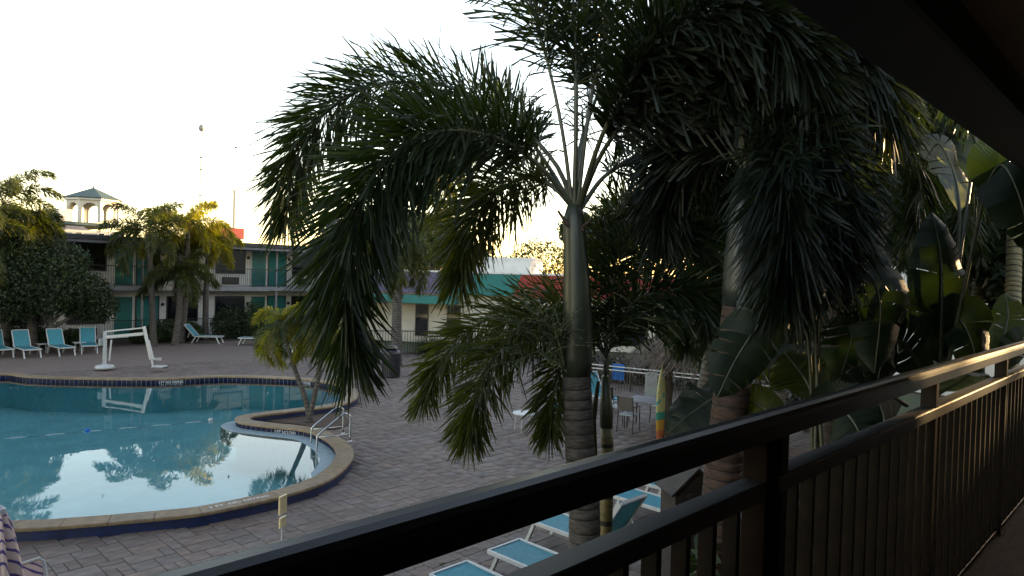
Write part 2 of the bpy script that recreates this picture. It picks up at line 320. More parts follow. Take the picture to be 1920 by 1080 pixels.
def deck_far_mat():                                     # the paving beyond the single pavers, too far off to tell pieces apart
    m = mat('paving_far', (.30, .255, .245), .75, var=.14, scale=2.5); n = m.node_tree; L = n.links; b = n.nodes['Principled BSDF']
    tc = n.nodes.new('ShaderNodeTexCoord'); bt = n.nodes.new('ShaderNodeTexBrick'); bt.inputs['Scale'].default_value = 1.0; bt.inputs['Brick Width'].default_value = .38; bt.inputs['Row Height'].default_value = .24
    bt.inputs['Mortar Size'].default_value = .008; bt.inputs['Color1'].default_value = (.146, .108, .090, 1); bt.inputs['Color2'].default_value = (.118, .088, .074, 1); bt.inputs['Mortar'].default_value = (.075, .056, .05, 1); bt.inputs['Bias'].default_value = -.1
    L.new(tc.outputs['Object'], bt.inputs['Vector']); L.new(bt.outputs['Color'], b.inputs['Base Color']); return m
M['paving_far'] = deck_far_mat()

# ------------------------------------------------------------------ pool outline
inner_px = [(0,701),(30,703),(60,706),(150,709),(300,710),(420,705),(542,708.5),(577,711.5),(624,719),(644,727),(652,738),(640,750),(613,758),(540,767),(480,774),(448,780),(443,786),(455,792),(500,798),(571,806),(603,818),(626,835),(632,853),(615.5,875.5),(579,899),(510,921),(460,933),(383,948),(348,953),(237,963),(148,970),(26,976)]
pool_ctrl = [tuple(G(x, y, .2))[:2] for x, y in inner_px] + [(.6, 13.9), (-1.2, 16.5), (-1.9, 20), (-1.2, 24), (.6, 27.2), (2.8, 28.8)]
dense = spline(pool_ctrl, 3000, True)
seg = np.linalg.norm(np.roll(dense, -1, 0)-dense, axis=1); cum = np.concatenate([[0], np.cumsum(seg)]); NP_ = int(cum[-1]/.15)//4*4
tt = np.linspace(0, cum[-1], NP_, endpoint=False); closed = np.vstack([dense, dense[:1]])
POOL = np.stack([np.interp(tt, cum, closed[:, k]) for k in (0, 1)], 1)
def offset(poly, d, smooth=0):
    t = np.roll(poly, -1, 0)-np.roll(poly, 1, 0); t /= np.linalg.norm(t, axis=1)[:, None]
    nrm = np.stack([t[:, 1], -t[:, 0]], 1)
    for _ in range(6): nrm = (np.roll(nrm, 1, 0)+nrm*2+np.roll(nrm, -1, 0)); nrm /= np.linalg.norm(nrm, axis=1)[:, None]
    return poly + nrm*d
area = .5*np.sum(POOL[:, 0]*np.roll(POOL[:, 1], -1)-np.roll(POOL[:, 0], -1)*POOL[:, 1])
if area < 0: POOL = POOL[::-1].copy()
OUT = offset(POOL, .34)                                  # ccw polygon: outward normal
def inside(P, poly):
    x, y = P[:, 0], P[:, 1]; c = np.zeros(len(P), bool); n = len(poly); j = n-1
    for i in range(n):
        xi, yi = poly[i]; xj, yj = poly[j]
        k = ((yi > y) != (yj > y)); 
        with np.errstate(divide='ignore', invalid='ignore'): c ^= k & (x < (xj-xi)*(y-yi)/(yj-yi)+xi)
        j = i
    return c
def sheet(name, outer, holes, z, mt, parent=None):
    bm = bmesh.new()
    for lp in [outer]+holes:
        vs = [bm.verts.new((p[0], p[1], z)) for p in lp]
        for i in range(len(vs)): bm.edges.new((vs[i], vs[(i+1) % len(vs)]))
    bmesh.ops.triangle_fill(bm, use_beauty=True, edges=bm.edges[:], normal=(0, 0, 1))
    for f in bm.faces:
        if f.normal.z < 0: f.normal_flip()
    me = bpy.data.meshes.new(name); bm.to_mesh(me); bm.free(); me.materials.append(mt)
    return link(bpy.data.objects.new(name, me), parent)
hole = offset(POOL, .17)[::3]
tag(sheet('ground', [(-900, -900), (900, -900), (900, 900), (-900, 900)], [hole], -.045, M['ground']), kind='structure')
DECK = [(-14, .6), (23.5, .6), (23.5, 12.5), (30, 18.5), (19, 32), (19.5, 37.2), (-14, 37.2)]
deck = tag(sheet('pool_deck', DECK, [hole], -.012, M['joint']), kind='structure')

# pavers in an interlocking ashlar pattern on a 0.155 m module
U = .155; X0, Y0, NX, NY = -3.0, 3.0, 168, 172
grid = np.zeros((NX, NY), bool); pieces = []
sizes = [(3, 2), (2, 3), (2, 2), (2, 1), (1, 2), (2, 2), (3, 2), (1, 1)]; R_ = random.Random(3)
for j in range(NY):
    for i in range(NX):
        if grid[i, j]: continue
        for (a, b) in R_.sample(sizes, len(sizes)) + [(1, 1)]:
            if i+a <= NX and j+b <= NY and not grid[i:i+a, j:j+b].any():
                grid[i:i+a, j:j+b] = True; pieces.append((i, j, a, b)); break
pc = np.array([(X0+(i+a/2)*U, Y0+(j+b/2)*U) for i, j, a, b in pieces])
ok = ~inside(pc, offset(POOL, .26)) & inside(pc, np.array(DECK))
pieces = [p for p, k in zip(pieces, ok) if k]; pc = pc[ok]
def paver_geo(a, b):
    x, y, g, c = a*U/2, b*U/2, .005, .010
    return [(-x+g, -y+g, -.03), (x-g, -y+g, -.03), (x-g, y-g, -.03), (-x+g, y-g, -.03), (-x+g, -y+g, -.006), (x-g, -y+g, -.006), (x-g, y-g, -.006), (-x+g, y-g, -.006),
            (-x+c, -y+c, 0), (x-c, -y+c, 0), (x-c, y-c, 0), (-x+c, y-c, 0)]
pf = [(8, 9, 10, 11)]+[(k, (k+1) % 4, 4+(k+1) % 4, 4+k) for k in range(4)]+[(4+k, 4+(k+1) % 4, 8+(k+1) % 4, 8+k) for k in range(4)]
vis = []
for k, (x, y) in enumerate(pc):
    px, py, z = project((x, y, 0))
    if z > 1 and 4 < px < 1916 and 4 < py < 1076 and (py < 1068-(px-300)*.262 or (1110-(px-480)*.30 < py < 1115-(px-870)*.375)): vis.append((z, k))
vis.sort(); near = set(k for _, k in vis[:300]); pm = {}
vv = []; ff = []; base = 0
for k, (i, j, a, b) in enumerate(pieces):
    dz = R_.uniform(-.0025, .0025)
    if k in near:
        if (a, b) not in pm:
            me = bpy.data.meshes.new('paver'); me.from_pydata(paver_geo(a, b), [], pf); me.materials.append(M['paver']); pm[(a, b)] = me
        o = bpy.data.objects.new('paver', pm[(a, b)]); o.location = (pc[k][0], pc[k][1], dz); o.rotation_euler = (R_.uniform(-.004, .004), R_.uniform(-.004, .004), 0); link(o, deck)
    else:
        vv += [(x+pc[k][0], y+pc[k][1], z+dz) for x, y, z in paver_geo(a, b)]; ff += [tuple(base+q for q in f) for f in pf]; base += 12
o = np_mesh('paver_field', np.array(vv), np.array(ff), [M['paver']], deck); tag(o, kind='stuff')
far_rects = [(-14, 23.5, 29.68, 37.2), (-14, -3.02, .6, 29.66)]
o = MB().add([(-14, 29.68, -.002), (20, 29.68, -.002), (19.2, 37.2, -.002), (-14, 37.2, -.002)], [(0, 1, 2, 3)]).build('paving', M['paving_far'], deck); tag(o, kind='stuff')

# swimming pool
pool = thing('swimming_pool', 'curved swimming pool with raised tan coping and calm teal water', 'pool', (5, 18, 0))
def pl(mb, name, mats, smooth=False): return mb.build(name, mats, pool, smooth, None)
def strip(A, za, B, zb, mi=0, mb=None):
    n = len(A); mb = mb or MB(); vs = [(x, y, za) for x, y in A]+[(x, y, zb) for x, y in B]
    return mb.add(vs, [(k, (k+1) % n, n+(k+1) % n, n+k) for k in range(n)], mi)
pool_inv = Matrix.Translation((-5, -18, 0))
def under_pool(o): o.parent = pool; o.matrix_parent_inverse = pool_inv; return o
N = len(POOL); IN2 = offset(POOL, -.03); WALLO = offset(POOL, .31); BASIN = offset(POOL, .012)
for i in range(0, N, 4):
    mb = MB(); ks = [(i+q) % N for q in range(5)]; vs = []
    for q, k in enumerate(ks):
        e = .004 if q == 0 else (-.004 if q == 4 else 0)
        t = POOL[(k+1) % N]-POOL[k-1]; t = t/np.linalg.norm(t)*e
        a = IN2[k]+t; b = OUT[k]+t; d = (b-a)*.03
        vs += [(*a, .150), (*a, .182), (*(a+d), .2), (*(b-d), .2), (*b, .184), (*b, .150)]
    fs = []
    for q in range(4):
        for r in range(6): fs.append((q*6+r, q*6+(r+1) % 6, q*6+6+(r+1) % 6, q*6+6+r))
    fs += [(5, 4, 3, 2, 1, 0), tuple(24+r for r in range(6))]
    mb.add(vs, [f[::-1] for f in fs]); under_pool(mb.build('coping_stone', M['coping']))
under_pool(strip(WALLO, -.05, WALLO, .152).build('outer_wall', M['wall_blue']))
mb = MB(); strip(POOL, .152, POOL, -.12, 0, mb); under_pool(mb.build('tile_backing', M['grout']))
mb = MB()
for k in range(N):
    a, b = POOL[k], POOL[(k+1) % N]; t = (b-a); nn = np.array([-t[1], t[0]])/np.linalg.norm(t)*.006
    for z0, z1 in ((-.10, .142),):
        p, q_ = a+t*.04+nn, b-t*.04+nn
        mb.add([(*p, z0), (*q_, z0), (*q_, z1), (*p, z1)], [(0, 1, 2, 3)])
o = under_pool(mb.build('waterline_tiles', M['tile_blue'])); tag(o, kind='stuff')
mb = MB(); strip(BASIN, -.118, BASIN, -.95, 0, mb); under_pool(mb.build('basin_wall', M['plaster']))
o = sheet('basin_floor', offset(POOL, .05), [], -.95, M['plaster']); under_pool(o)
# submerged ledge round the peninsula and the near lobe
d2 = [np.argmin(np.hypot(*(POOL-np.array(tuple(G(x, y, .2))[:2])).T)) for x, y in ((480, 774), (579, 899))]
a_, b_ = min(d2), max(d2); LED = offset(POOL, -.36); LEI = offset(POOL, .01)
rngk = list(range(a_, b_+1)); mb = MB(); vs = []
for k in rngk:
    f_ = min(1, (k-a_)/6, (b_-k)/6); e = LEI[k]+(LED[k]-LEI[k])*max(f_, .02)
    vs += [(*LEI[k], .052), (*e, .050), (*e, -.32), (*LEI[k], -.32)]
mb.add(vs, [(4*q+r, 4*q+4+r, 4*q+4+(r+1) % 4, 4*q+(r+1) % 4) for q in range(len(rngk)-1) for r in range(4)]); under_pool(mb.build('submerged_ledge', M['ledge']))
o = sheet('water', [tuple(p) for p in POOL], [], .045, M['water']); tag(o, 'calm teal pool water mirroring the pale sky', kind='structure')
# float line with small floats
mb = MB(); A, B = G(10, 822, .05), G(400, 788, .05); mb.tube([A.lerp(B, t)+Vector((0, 0, -.006+.010*math.sin(t*37))) for t in np.linspace(0, 1, 120)], .006, 5)
fl = thing('float_line', 'thin pale rope with floats lying across the teal pool water', 'rope', (0, 0, 0)); mb.build('rope', M['white'], fl)
for t in (.36, .985):
    c = A.lerp(B, t); MB().lathe([(0, -.05), (.05, -.03), (.06, 0), (.05, .03), (0, .05)], (c.x, c.y, c.z+.02), 12).build('float', M['towel'] if t < .5 else M['white'], fl, True)
# depth markings: lettering on coping and tile band
def text_obj(txt, name, loc, rot, size, mt, sx=1.0):
    cu = bpy.data.curves.new(name, 'FONT'); cu.body = txt; cu.size = size; cu.align_x = 'CENTER'; cu.align_y = 'CENTER'; cu.extrude = .001
    t = bpy.data.objects.new(name, cu); col.objects.link(t); bpy.context.view_layer.update()
    me = bpy.data.meshes.new_from_object(t.evaluated_get(bpy.context.evaluated_depsgraph_get())); bpy.data.objects.remove(t)
    me.materials.clear(); me.materials.append(mt); o = bpy.data.objects.new(name, me); o.location = loc; o.rotation_euler = rot; o.scale = (sx, 1, 1); return link(o)
mid = offset(POOL, .14); cl = G(443, 943, .2); ki = int(np.argmin(np.hypot(*(mid-np.array((cl.x, cl.y))).T)))
tdir = POOL[(ki+2) % N]-POOL[ki-2]; ang = math.atan2(tdir[1], tdir[0]); 
under_pool(text_obj('3 FT  NO DIVING', 'depth_marking', (*mid[ki], .2025), (0, 0, ang+math.pi if abs(ang) > math.pi/2 else ang), .13, M['text'], 1.0))
for pxy in ((318, 708), (590, 712), (560, 805)):
    c = G(*pxy, .1); k = int(np.argmin(np.hypot(*(POOL-np.array((c.x, c.y))).T))); t = POOL[(k+1) % N]-POOL[k-1]; a = math.atan2(t[1], t[0])
    nn = np.array([-t[1], t[0]])/np.linalg.norm(t)*.011
    under_pool(text_obj('3 FT NO DIVING', 'depth_marking', (POOL[k][0]+nn[0], POOL[k][1]+nn[1], .075), (math.pi/2, 0, a+math.pi), .12, M['text'], .85))
# planter bed on the peninsula
bedp = [OUT[k] for k in range(a_+2, b_-8) if 0]
bed = [tuple(G(x, y, 0))[:2] for x, y in ((500, 790), (560, 797), (610, 806), (640, 803), (655, 792), (640, 778), (590, 776), (530, 782))]
o = MB().prism([tuple(p) for p in spline(bed, 40, True)], -.03, .03).build('planter_bed', M['mulch']); tag(o, kind='structure')

# ------------------------------------------------------------------ opposite hotel building (facade plane Y = 41.3)
FY = 41.3
hb = thing('hotel_building', 'two-storey white motel block with teal doors and dark flat roof across the pool', 'building', (18, FY, 0))
hinv = Matrix.Translation((-18, -FY, 0))
def hp(mb, name, mt, par=None, label=None, **k):
    o = mb.build(name, mt, **k); o.parent = par or hb
    if par is None: o.matrix_parent_inverse = hinv
    if label: o['label'] = label
    return o
HX0, HX1 = -14.0, 33.0
hp(MB().box(HX0, HX1, FY, FY+8, 0, 5.1), 'wall', M['stucco'])
hp(MB().box(HX0, HX1, 39.9, FY-.003, 2.60, 2.85, bev=.02), 'balcony_floor', M['slab'])
hp(MB().box(HX0-.4, HX1+.4, 39.0, FY+8.4, 5.16, 5.40, bev=.02), 'roof', M['fascia'])
hp(MB().box(HX0-.3, HX1+.3, 39.08, FY+8.3, 5.02, 5.157), 'soffit', M['soffit'])
mods = [-9.68+7.57*k for k in range(6)]
for c in mods:
    for z0 in (.08, 2.86):
        up = z0 > 1
        hp(MB().box(c-.05, c+.05, 39.96, 40.06, z0-.05 if not up else 2.853, 2.597 if not up else 5.018), 'post', M['slab'])
        for dx0, dx1, kind in ((-.97, -.08, 'door'), (.13, 1.25, 'door')):
            x0, x1 = c+dx0, c+dx1
            fr = MB().box(x0-.06, x0, FY-.05, FY-.003, z0, z0+2.14).box(x1, x1+.06, FY-.05, FY-.003, z0, z0+2.14).box(x0-.06, x1+.06, FY-.05, FY-.003, z0+2.141, z0+2.2)
            d = hp(MB().box(x0, x1, FY-.035, FY-.004, z0, z0+2.14, bev=.006), 'door', M['door'] if dx0 < 0 else M['curtain'])
            hp(fr, 'door_frame', M['frame'] if dx0 > 0 else M['stucco'], d)
            hp(MB().box(x0+.07, x0+.12, FY-.09, FY-.036, z0+.95, z0+1.1, bev=.01), 'handle', M['steel'], d)
        for dx0, dx1 in ((-3.12, -1.42), (1.74, 3.38)):
            x0, x1 = c+dx0, c+dx1; za, zb = z0+.78, z0+2.12
            fr = MB().box(x0-.05, x1+.05, FY-.05, FY-.002, za-.06, za).box(x0-.05, x1+.05, FY-.05, FY-.002, zb, zb+.06).box(x0-.05, x0, FY-.05, FY-.002, za, zb).box(x1, x1+.05, FY-.05, FY-.002, za, zb).box((x0+x1)/2-.02, (x0+x1)/2+.02, FY-.045, FY-.002, za, zb)
            wd = hp(fr, 'window', M['frame'])
            for a, b in ((x0, (x0+x1)/2-.02), ((x0+x1)/2+.02, x1)): hp(MB().box(a, b, FY-.02, FY-.003, za, zb), 'pane', M['glass'], wd)
            ac = hp(MB().box((x0+x1)/2-.5, (x0+x1)/2+.5, FY-.12, FY-.002, z0+.12, z0+.52, bev=.02), 'air_conditioner', M['frame'])
            g = MB()
            for q in range(7): g.box((x0+x1)/2-.46, (x0+x1)/2+.46, FY-.135, FY-.121, z0+.16+q*.048, z0+.18+q*.048)
            hp(g, 'grille', M['black'], ac)
        for dx in (-1.2, 1.48):
            hp(MB().lathe([(0, -.02), (.09, 0), (.1, .04), (.07, .1), (0, .12)], (0, 0, 0), 12), 'wall_lamp', M['frame'])
            L_ = hb.children[-1] if False else bpy.context.scene.collection.objects[-1]
            L_.matrix_parent_inverse = Matrix(); L_.parent = hb; L_.location = (c+dx-18, -.003, z0+1.72); L_.rotation_euler = (math.pi/2, 0, 0)
for z0, nm in ((2.85, 'upper'), (0.0, 'lower')):
    rl = MB().box(HX0, HX1, 39.93, 39.97, z0+1.03, z0+1.07).box(HX0, HX1, 39.935, 39.965, z0+.08, z0+.11)
    rl = hp(rl, 'railing', M['black'])
    b = MB(); x = HX0
    while x < HX1: b.box(x-.008, x+.008, 39.942, 39.958, z0+.112, z0+1.028); x += .125
    o = hp(b, 'balusters', M['black'], rl); tag(o, kind='stuff')

# ------------------------------------------------------------------ restaurant block with colour-banded fascia
RA, RB = DP(700, 540, 40.5), DP(1480, 540, 36.0); RA.z = RB.z = 0
rd = (RB-RA).normalized(); rlen = (RB-RA).length; rang = math.atan2(rd.y, rd.x)
rb = thing('restaurant_building', 'low beige pavilion with purple, teal and red fascia band beyond the deck', 'building', RA, rang)
def rx(px, D=38):                                        # distance along the facade seen at column px
    d = ray(px, 540); n = Vector((-rd.y, rd.x, 0)); t = (RA.dot(n))/(d.dot(n)); return (d*t-RA).dot(rd)
RLEN = rlen+16
MB().box(-3, RLEN, .25, 9, 0, 3.95).build('wall', M['stucco3'], rb)
xs = [-3, rx(838), rx(978), RLEN]
for k, (mt, sk) in enumerate((('purple', 0), ('teal', 0), ('red', 0))):
    x0, x1 = xs[k], xs[k+1]; s0 = .0 if k == 0 else -.45; s1 = -.45 if k < 2 else 0
    # slanted joints between the colour bands
    za, zb = 2.83, 4.02
    MB().add([(x0+s0*(1 if k else 0)+.003, -.15, za), (x1+s1-.003, -.15, za), (x1+(.0), -.15, zb), (x0+.003, -.15, zb), (x0+s0*(1 if k else 0)+.003, .245, za), (x1+s1-.003, .245, za), (x1, .245, zb), (x0+.003, .245, zb)],
             [(0, 1, 2, 3), (7, 6, 5, 4), (0, 4, 5, 1), (1, 5, 6, 2), (2, 6, 7, 3), (3, 7, 4, 0)]).build('fascia_panel', M[mt], rb)
MB().box(-3, RLEN, -.2, 9.1, 4.025, 4.13, bev=.02).build('roof_edge', M['stucco'], rb)
MB().box(rx(880), rx(985), 1.2, 6, 4.135, 5.0).build('rooftop_unit', M['stucco'], rb)
MB().box(-3, rx(860), -1.2, .245, 2.28, 2.72, bev=.02).build('awning', M['teal'], rb)
for px in (790, 850, 1010, 1090, 1180, 1270):
    x = rx(px); wi = .35 if px < 900 else 1.0
    f = MB().box(x-wi-.05, x+wi+.05, .20, .248, .35, 2.2).build('window', M['frame'], rb); MB().box(x-wi, x+wi, .18, .198, .4, 2.15).build('pane', M['glass'], f)

# ------------------------------------------------------------------ white building closing the courtyard on the right
wb = thing('end_building', 'plain pale white building behind the palms at the right edge', 'building', (30, -6, 0))
MB().box(0, 12, -22, 16.5, 0, 6.75).build('wall', M['stucco'], wb)
MB().box(-.15, 12.15, -22.15, 16.65, 6.755, 7.0, bev=.03).build('parapet', M['slab'], wb)
for y in (-12, -6, 0): 
    f = MB().box(-.05, -.003, y-.8, y+.8, .9, 2.3).build('window', M['frame'], wb); MB().box(-.07, -.052, y-.74, y+.74, .96, 2.24).build('pane', M['glass'], f)

# ------------------------------------------------------------------ buildings beyond the motel
mb_ = thing('mansard_building', 'white building with slate-blue mansard roof showing above the motel roof', 'building', (18, 76, 0))
MB().box(-16, 4.6, 0, 14, 0, 7.05).build('wall', M['cream'], mb_)
MB().add([(-16.2, -.2, 6.55), (2.6, -.2, 6.55), (1.6, 1.2, 7.55), (-15.5, 1.2, 7.55), (-16.2, 13, 6.55), (2.6, 13, 6.55), (1.6, 12, 7.55), (-15.5, 12, 7.55)], [(0, 1, 2, 3), (1, 5, 6, 2), (5, 4, 7, 6), (4, 0, 3, 7), (3, 2, 6, 7)]).build('roof', M['roof_blue'], mb_)
MB().box(-16.3, 5, .9, 14.2, 7.56, 7.85, bev=.03).build('parapet', M['roof_green'], mb_)
for x in (-6.2, -3.0, -1.2, 1.0, 2.9, 3.9):
    f = MB().box(x-.35, x+.35, -.35, -.203, 6.15, 6.95).build('window', M['white'], mb_); MB().box(x-.22, x+.22, -.37, -.352, 6.25, 6.8).build('pane', M['glass'], f)
# arched roof cupola
cu = thing('arched_cupola', 'white arched rooftop pavilion with grey-green pyramid roof', 'cupola', (20.9, 78.5, 7.86))
def arch_wall(w_, h_, ow, oh, th):
    mb = MB(); n = 10; pts = [(-ow, 0)]+[(-ow*math.cos(math.pi*k/n), oh-ow+ow*math.sin(math.pi*k/n)) for k in range(n+1)]+[(ow, 0)]
    outer = [(-w_, 0)]+[(-w_+2*w_*k/n, h_) for k in range(n+1)]+[(w_, 0)]
    m_ = len(pts); vs = [(x, -th, z) for x, z in pts]+[(x, -th, z) for x, z in outer]+[(x, th, z) for x, z in pts]+[(x, th, z) for x, z in outer]
    fs = []
    for k in range(m_-1): fs += [(k, k+1, m_+k+1, m_+k), (2*m_+k+1, 2*m_+k, 3*m_+k, 3*m_+k+1), (k+1, k, 2*m_+k, 2*m_+k+1), (m_+k, m_+k+1, 3*m_+k+1, 3*m_+k)]
    return mb.add(vs, fs)
sd_ = 1.05
for k in range(8):
    a = k*math.pi/4+math.pi/8; R0 = 2.05
    o = arch_wall(.84, 2.15, .66, 1.9, .08).build('arch', M['cream'], cu); o.location = (R0*math.cos(a), R0*math.sin(a), 0); o.rotation_euler = (0, 0, a+math.pi/2)
    c_ = k*math.pi/4; MB().tube([(2.22*math.cos(c_), 2.22*math.sin(c_), 0), (2.22*math.cos(c_), 2.22*math.sin(c_), 2.15)], .12, 8).build('column', M['white'], cu)
MB().lathe([(2.5, 2.16), (2.5, 2.34), (2.4, 2.35)], n=8).build('cornice', M['white'], cu)
MB().lathe([(2.62, 2.35), (2.66, 2.42), (0.02, 3.55)], n=8).build('roof', M['roof_green'], cu)
MB().lathe([(.04, 3.5), (.07, 3.6), (.02, 3.8)], n=8).build('finial', M['roof_green'], cu)
an = thing('roof_annex', 'low grey-white parapet block beside the arched rooftop pavilion', 'annex', (17.8, 78.5, 7.86)); MB().box(-.6, 1.1, -1, 1.2, 0, 1.15, bev=.03).build('wall', M['stucco'], an)
# red roof building
rr = thing('red_roof_building', 'coral-red flat roofed shop front rising behind the motel roof', 'building', (31, 71, 0))
MB().box(-1.3, 1.55, 0, 6, 0, 6.85).build('wall', M['white'], rr); MB().box(-1.45, 1.75, -.3, 6.2, 6.86, 7.95, bev=.04).build('roof_band', M['coral'], rr)
for x in (-.9, -.35, .2, .7, 1.2): 
    MB().box(x-.16, x+.16, -.05, -.003, 6.25, 6.65).build('window', M['frame'], rr)
# thin masts
ms = thing('lattice_mast', 'very thin pale radio mast with a white ball on top', 'mast', (59.8, 150, 0))
mb = MB()
for a in range(3):
    ca, sa = math.cos(a*2.094)*.16, math.sin(a*2.094)*.16; mb.tube([(ca, sa, 0), (ca, sa, 32)], .05, 4)
for k in range(64):
    z = k*.5; a = (k % 3)*2.094; b = ((k+1) % 3)*2.094; mb.bar((math.cos(a)*.16, math.sin(a)*.16, z), (math.cos(b)*.16, math.sin(b)*.16, z+.5), .025, .025)
mb.build('lattice', M['slab'], ms)
MB().lathe([(0, -.7), (.4, -.6), (.62, -.2), (.6, .2), (.35, .6), (0, .75)], (0, 0, 32.7), 14).build('ball', M['board'], ms, True)
for z in (18.6, 24, 26.5): MB().box(-.3, .3, -.3, .3, z, z+.12).build('collar', M['frame'], ms)
po = thing('forked_pole', 'tan pole with a small forked top above the red roof', 'pole', (35.8, 80, 0))
MB().tube([(0, 0, 0), (0, 0, 12.8)], [.2, .16], 10).build('pole', M['cream'], po)
MB().bar((-.32, 0, 12.8), (.32, 0, 12.8), .1, .1).bar((-.3, 0, 12.8), (-.3, 0, 13.4), .1, .1).bar((.3, 0, 12.8), (.3, 0, 13.4), .1, .1).build('fork', M['cream'], po)
def bird(loc, rz, s, label):
    b = thing('bird', label, 'bird', loc, rz, None)
    mb = MB().lathe([(0, -.18), (.05, -.1), (.07, 0), (.05, .1), (0, .2)], (0, 0, 0), 8); o = mb.build('body', M['frame'], b, True); o.rotation_euler = (math.pi/2, 0, 0)
    for sg in (-1, 1): MB().add([(0, -.07, .03), (0, .08, .03), (sg*.3, .04, .12), (sg*.55, -.06, .05), (sg*.28, -.09, .1)], [(0, 1, 2, 4), (4, 2, 3)]).build('wing', M['frame'], b)
    b.scale = (s, s, s)
bird(DP(205, 243, 55), .4, .45, 'tiny dark bird high left in the white sky')
bird(DP(442, 277, 60), 1.2, .8, 'tiny dark bird with spread wings near the thin mast')

# ------------------------------------------------------------------ our own wing: balcony, ceiling, railing
FZ = 2.6
ow = thing('hotel_wing', 'near motel wing with dark balcony ceiling beam and brown floor', 'building', (0, 0, 0))
MB().box(-14, 10.5, -.93, .93, FZ-.22, FZ).build('balcony_floor', M['bfloor'], ow)
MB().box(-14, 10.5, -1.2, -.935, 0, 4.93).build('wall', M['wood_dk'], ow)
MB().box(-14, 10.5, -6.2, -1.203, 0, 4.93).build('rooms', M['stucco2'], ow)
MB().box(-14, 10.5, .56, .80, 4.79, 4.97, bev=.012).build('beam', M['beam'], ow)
MB().box(-14, 10.5, -.93, .557, 4.94, 4.99).build('ceiling', M['ceil'], ow)
MB().box(-14.2, 10.7, -6.4, 1.02, 4.995, 5.2).build('roof', M['fascia'], ow)
MB().box(-14.25, -14.003, -1.2, 1.0, 0, 4.93).build('light_block_wall', M['stucco2'], ow)  # unseen wall, added to keep light out of the balcony end
for x in (-9, -4.5, 9.9): MB().box(x-.09, x+.09, .62, .80, 0, FZ-.222, bev=.01).build('column', M['beam'], ow)
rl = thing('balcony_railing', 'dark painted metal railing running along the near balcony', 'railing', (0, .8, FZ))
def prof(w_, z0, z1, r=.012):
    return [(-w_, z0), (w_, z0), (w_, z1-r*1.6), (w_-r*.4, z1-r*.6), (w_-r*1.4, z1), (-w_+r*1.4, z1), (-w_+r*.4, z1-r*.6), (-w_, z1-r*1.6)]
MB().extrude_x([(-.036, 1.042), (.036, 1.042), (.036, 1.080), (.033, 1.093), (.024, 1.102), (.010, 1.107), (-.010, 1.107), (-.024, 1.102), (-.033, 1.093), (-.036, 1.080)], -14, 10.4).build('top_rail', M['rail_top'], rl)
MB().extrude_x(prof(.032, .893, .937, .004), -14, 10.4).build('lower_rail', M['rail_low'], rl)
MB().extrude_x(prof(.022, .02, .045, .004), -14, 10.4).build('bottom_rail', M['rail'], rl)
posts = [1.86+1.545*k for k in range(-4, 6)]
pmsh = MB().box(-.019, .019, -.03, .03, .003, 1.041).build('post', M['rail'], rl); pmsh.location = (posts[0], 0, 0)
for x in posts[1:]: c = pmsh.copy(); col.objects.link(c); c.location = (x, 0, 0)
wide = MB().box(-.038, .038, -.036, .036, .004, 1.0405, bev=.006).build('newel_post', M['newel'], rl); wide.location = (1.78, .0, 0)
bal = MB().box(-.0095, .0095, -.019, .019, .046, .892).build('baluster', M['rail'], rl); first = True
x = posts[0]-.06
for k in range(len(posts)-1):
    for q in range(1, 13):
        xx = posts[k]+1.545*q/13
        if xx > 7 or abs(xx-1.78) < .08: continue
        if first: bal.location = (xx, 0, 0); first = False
        else: c = bal.copy(); col.objects.link(c); c.location = (xx, 0, 0)

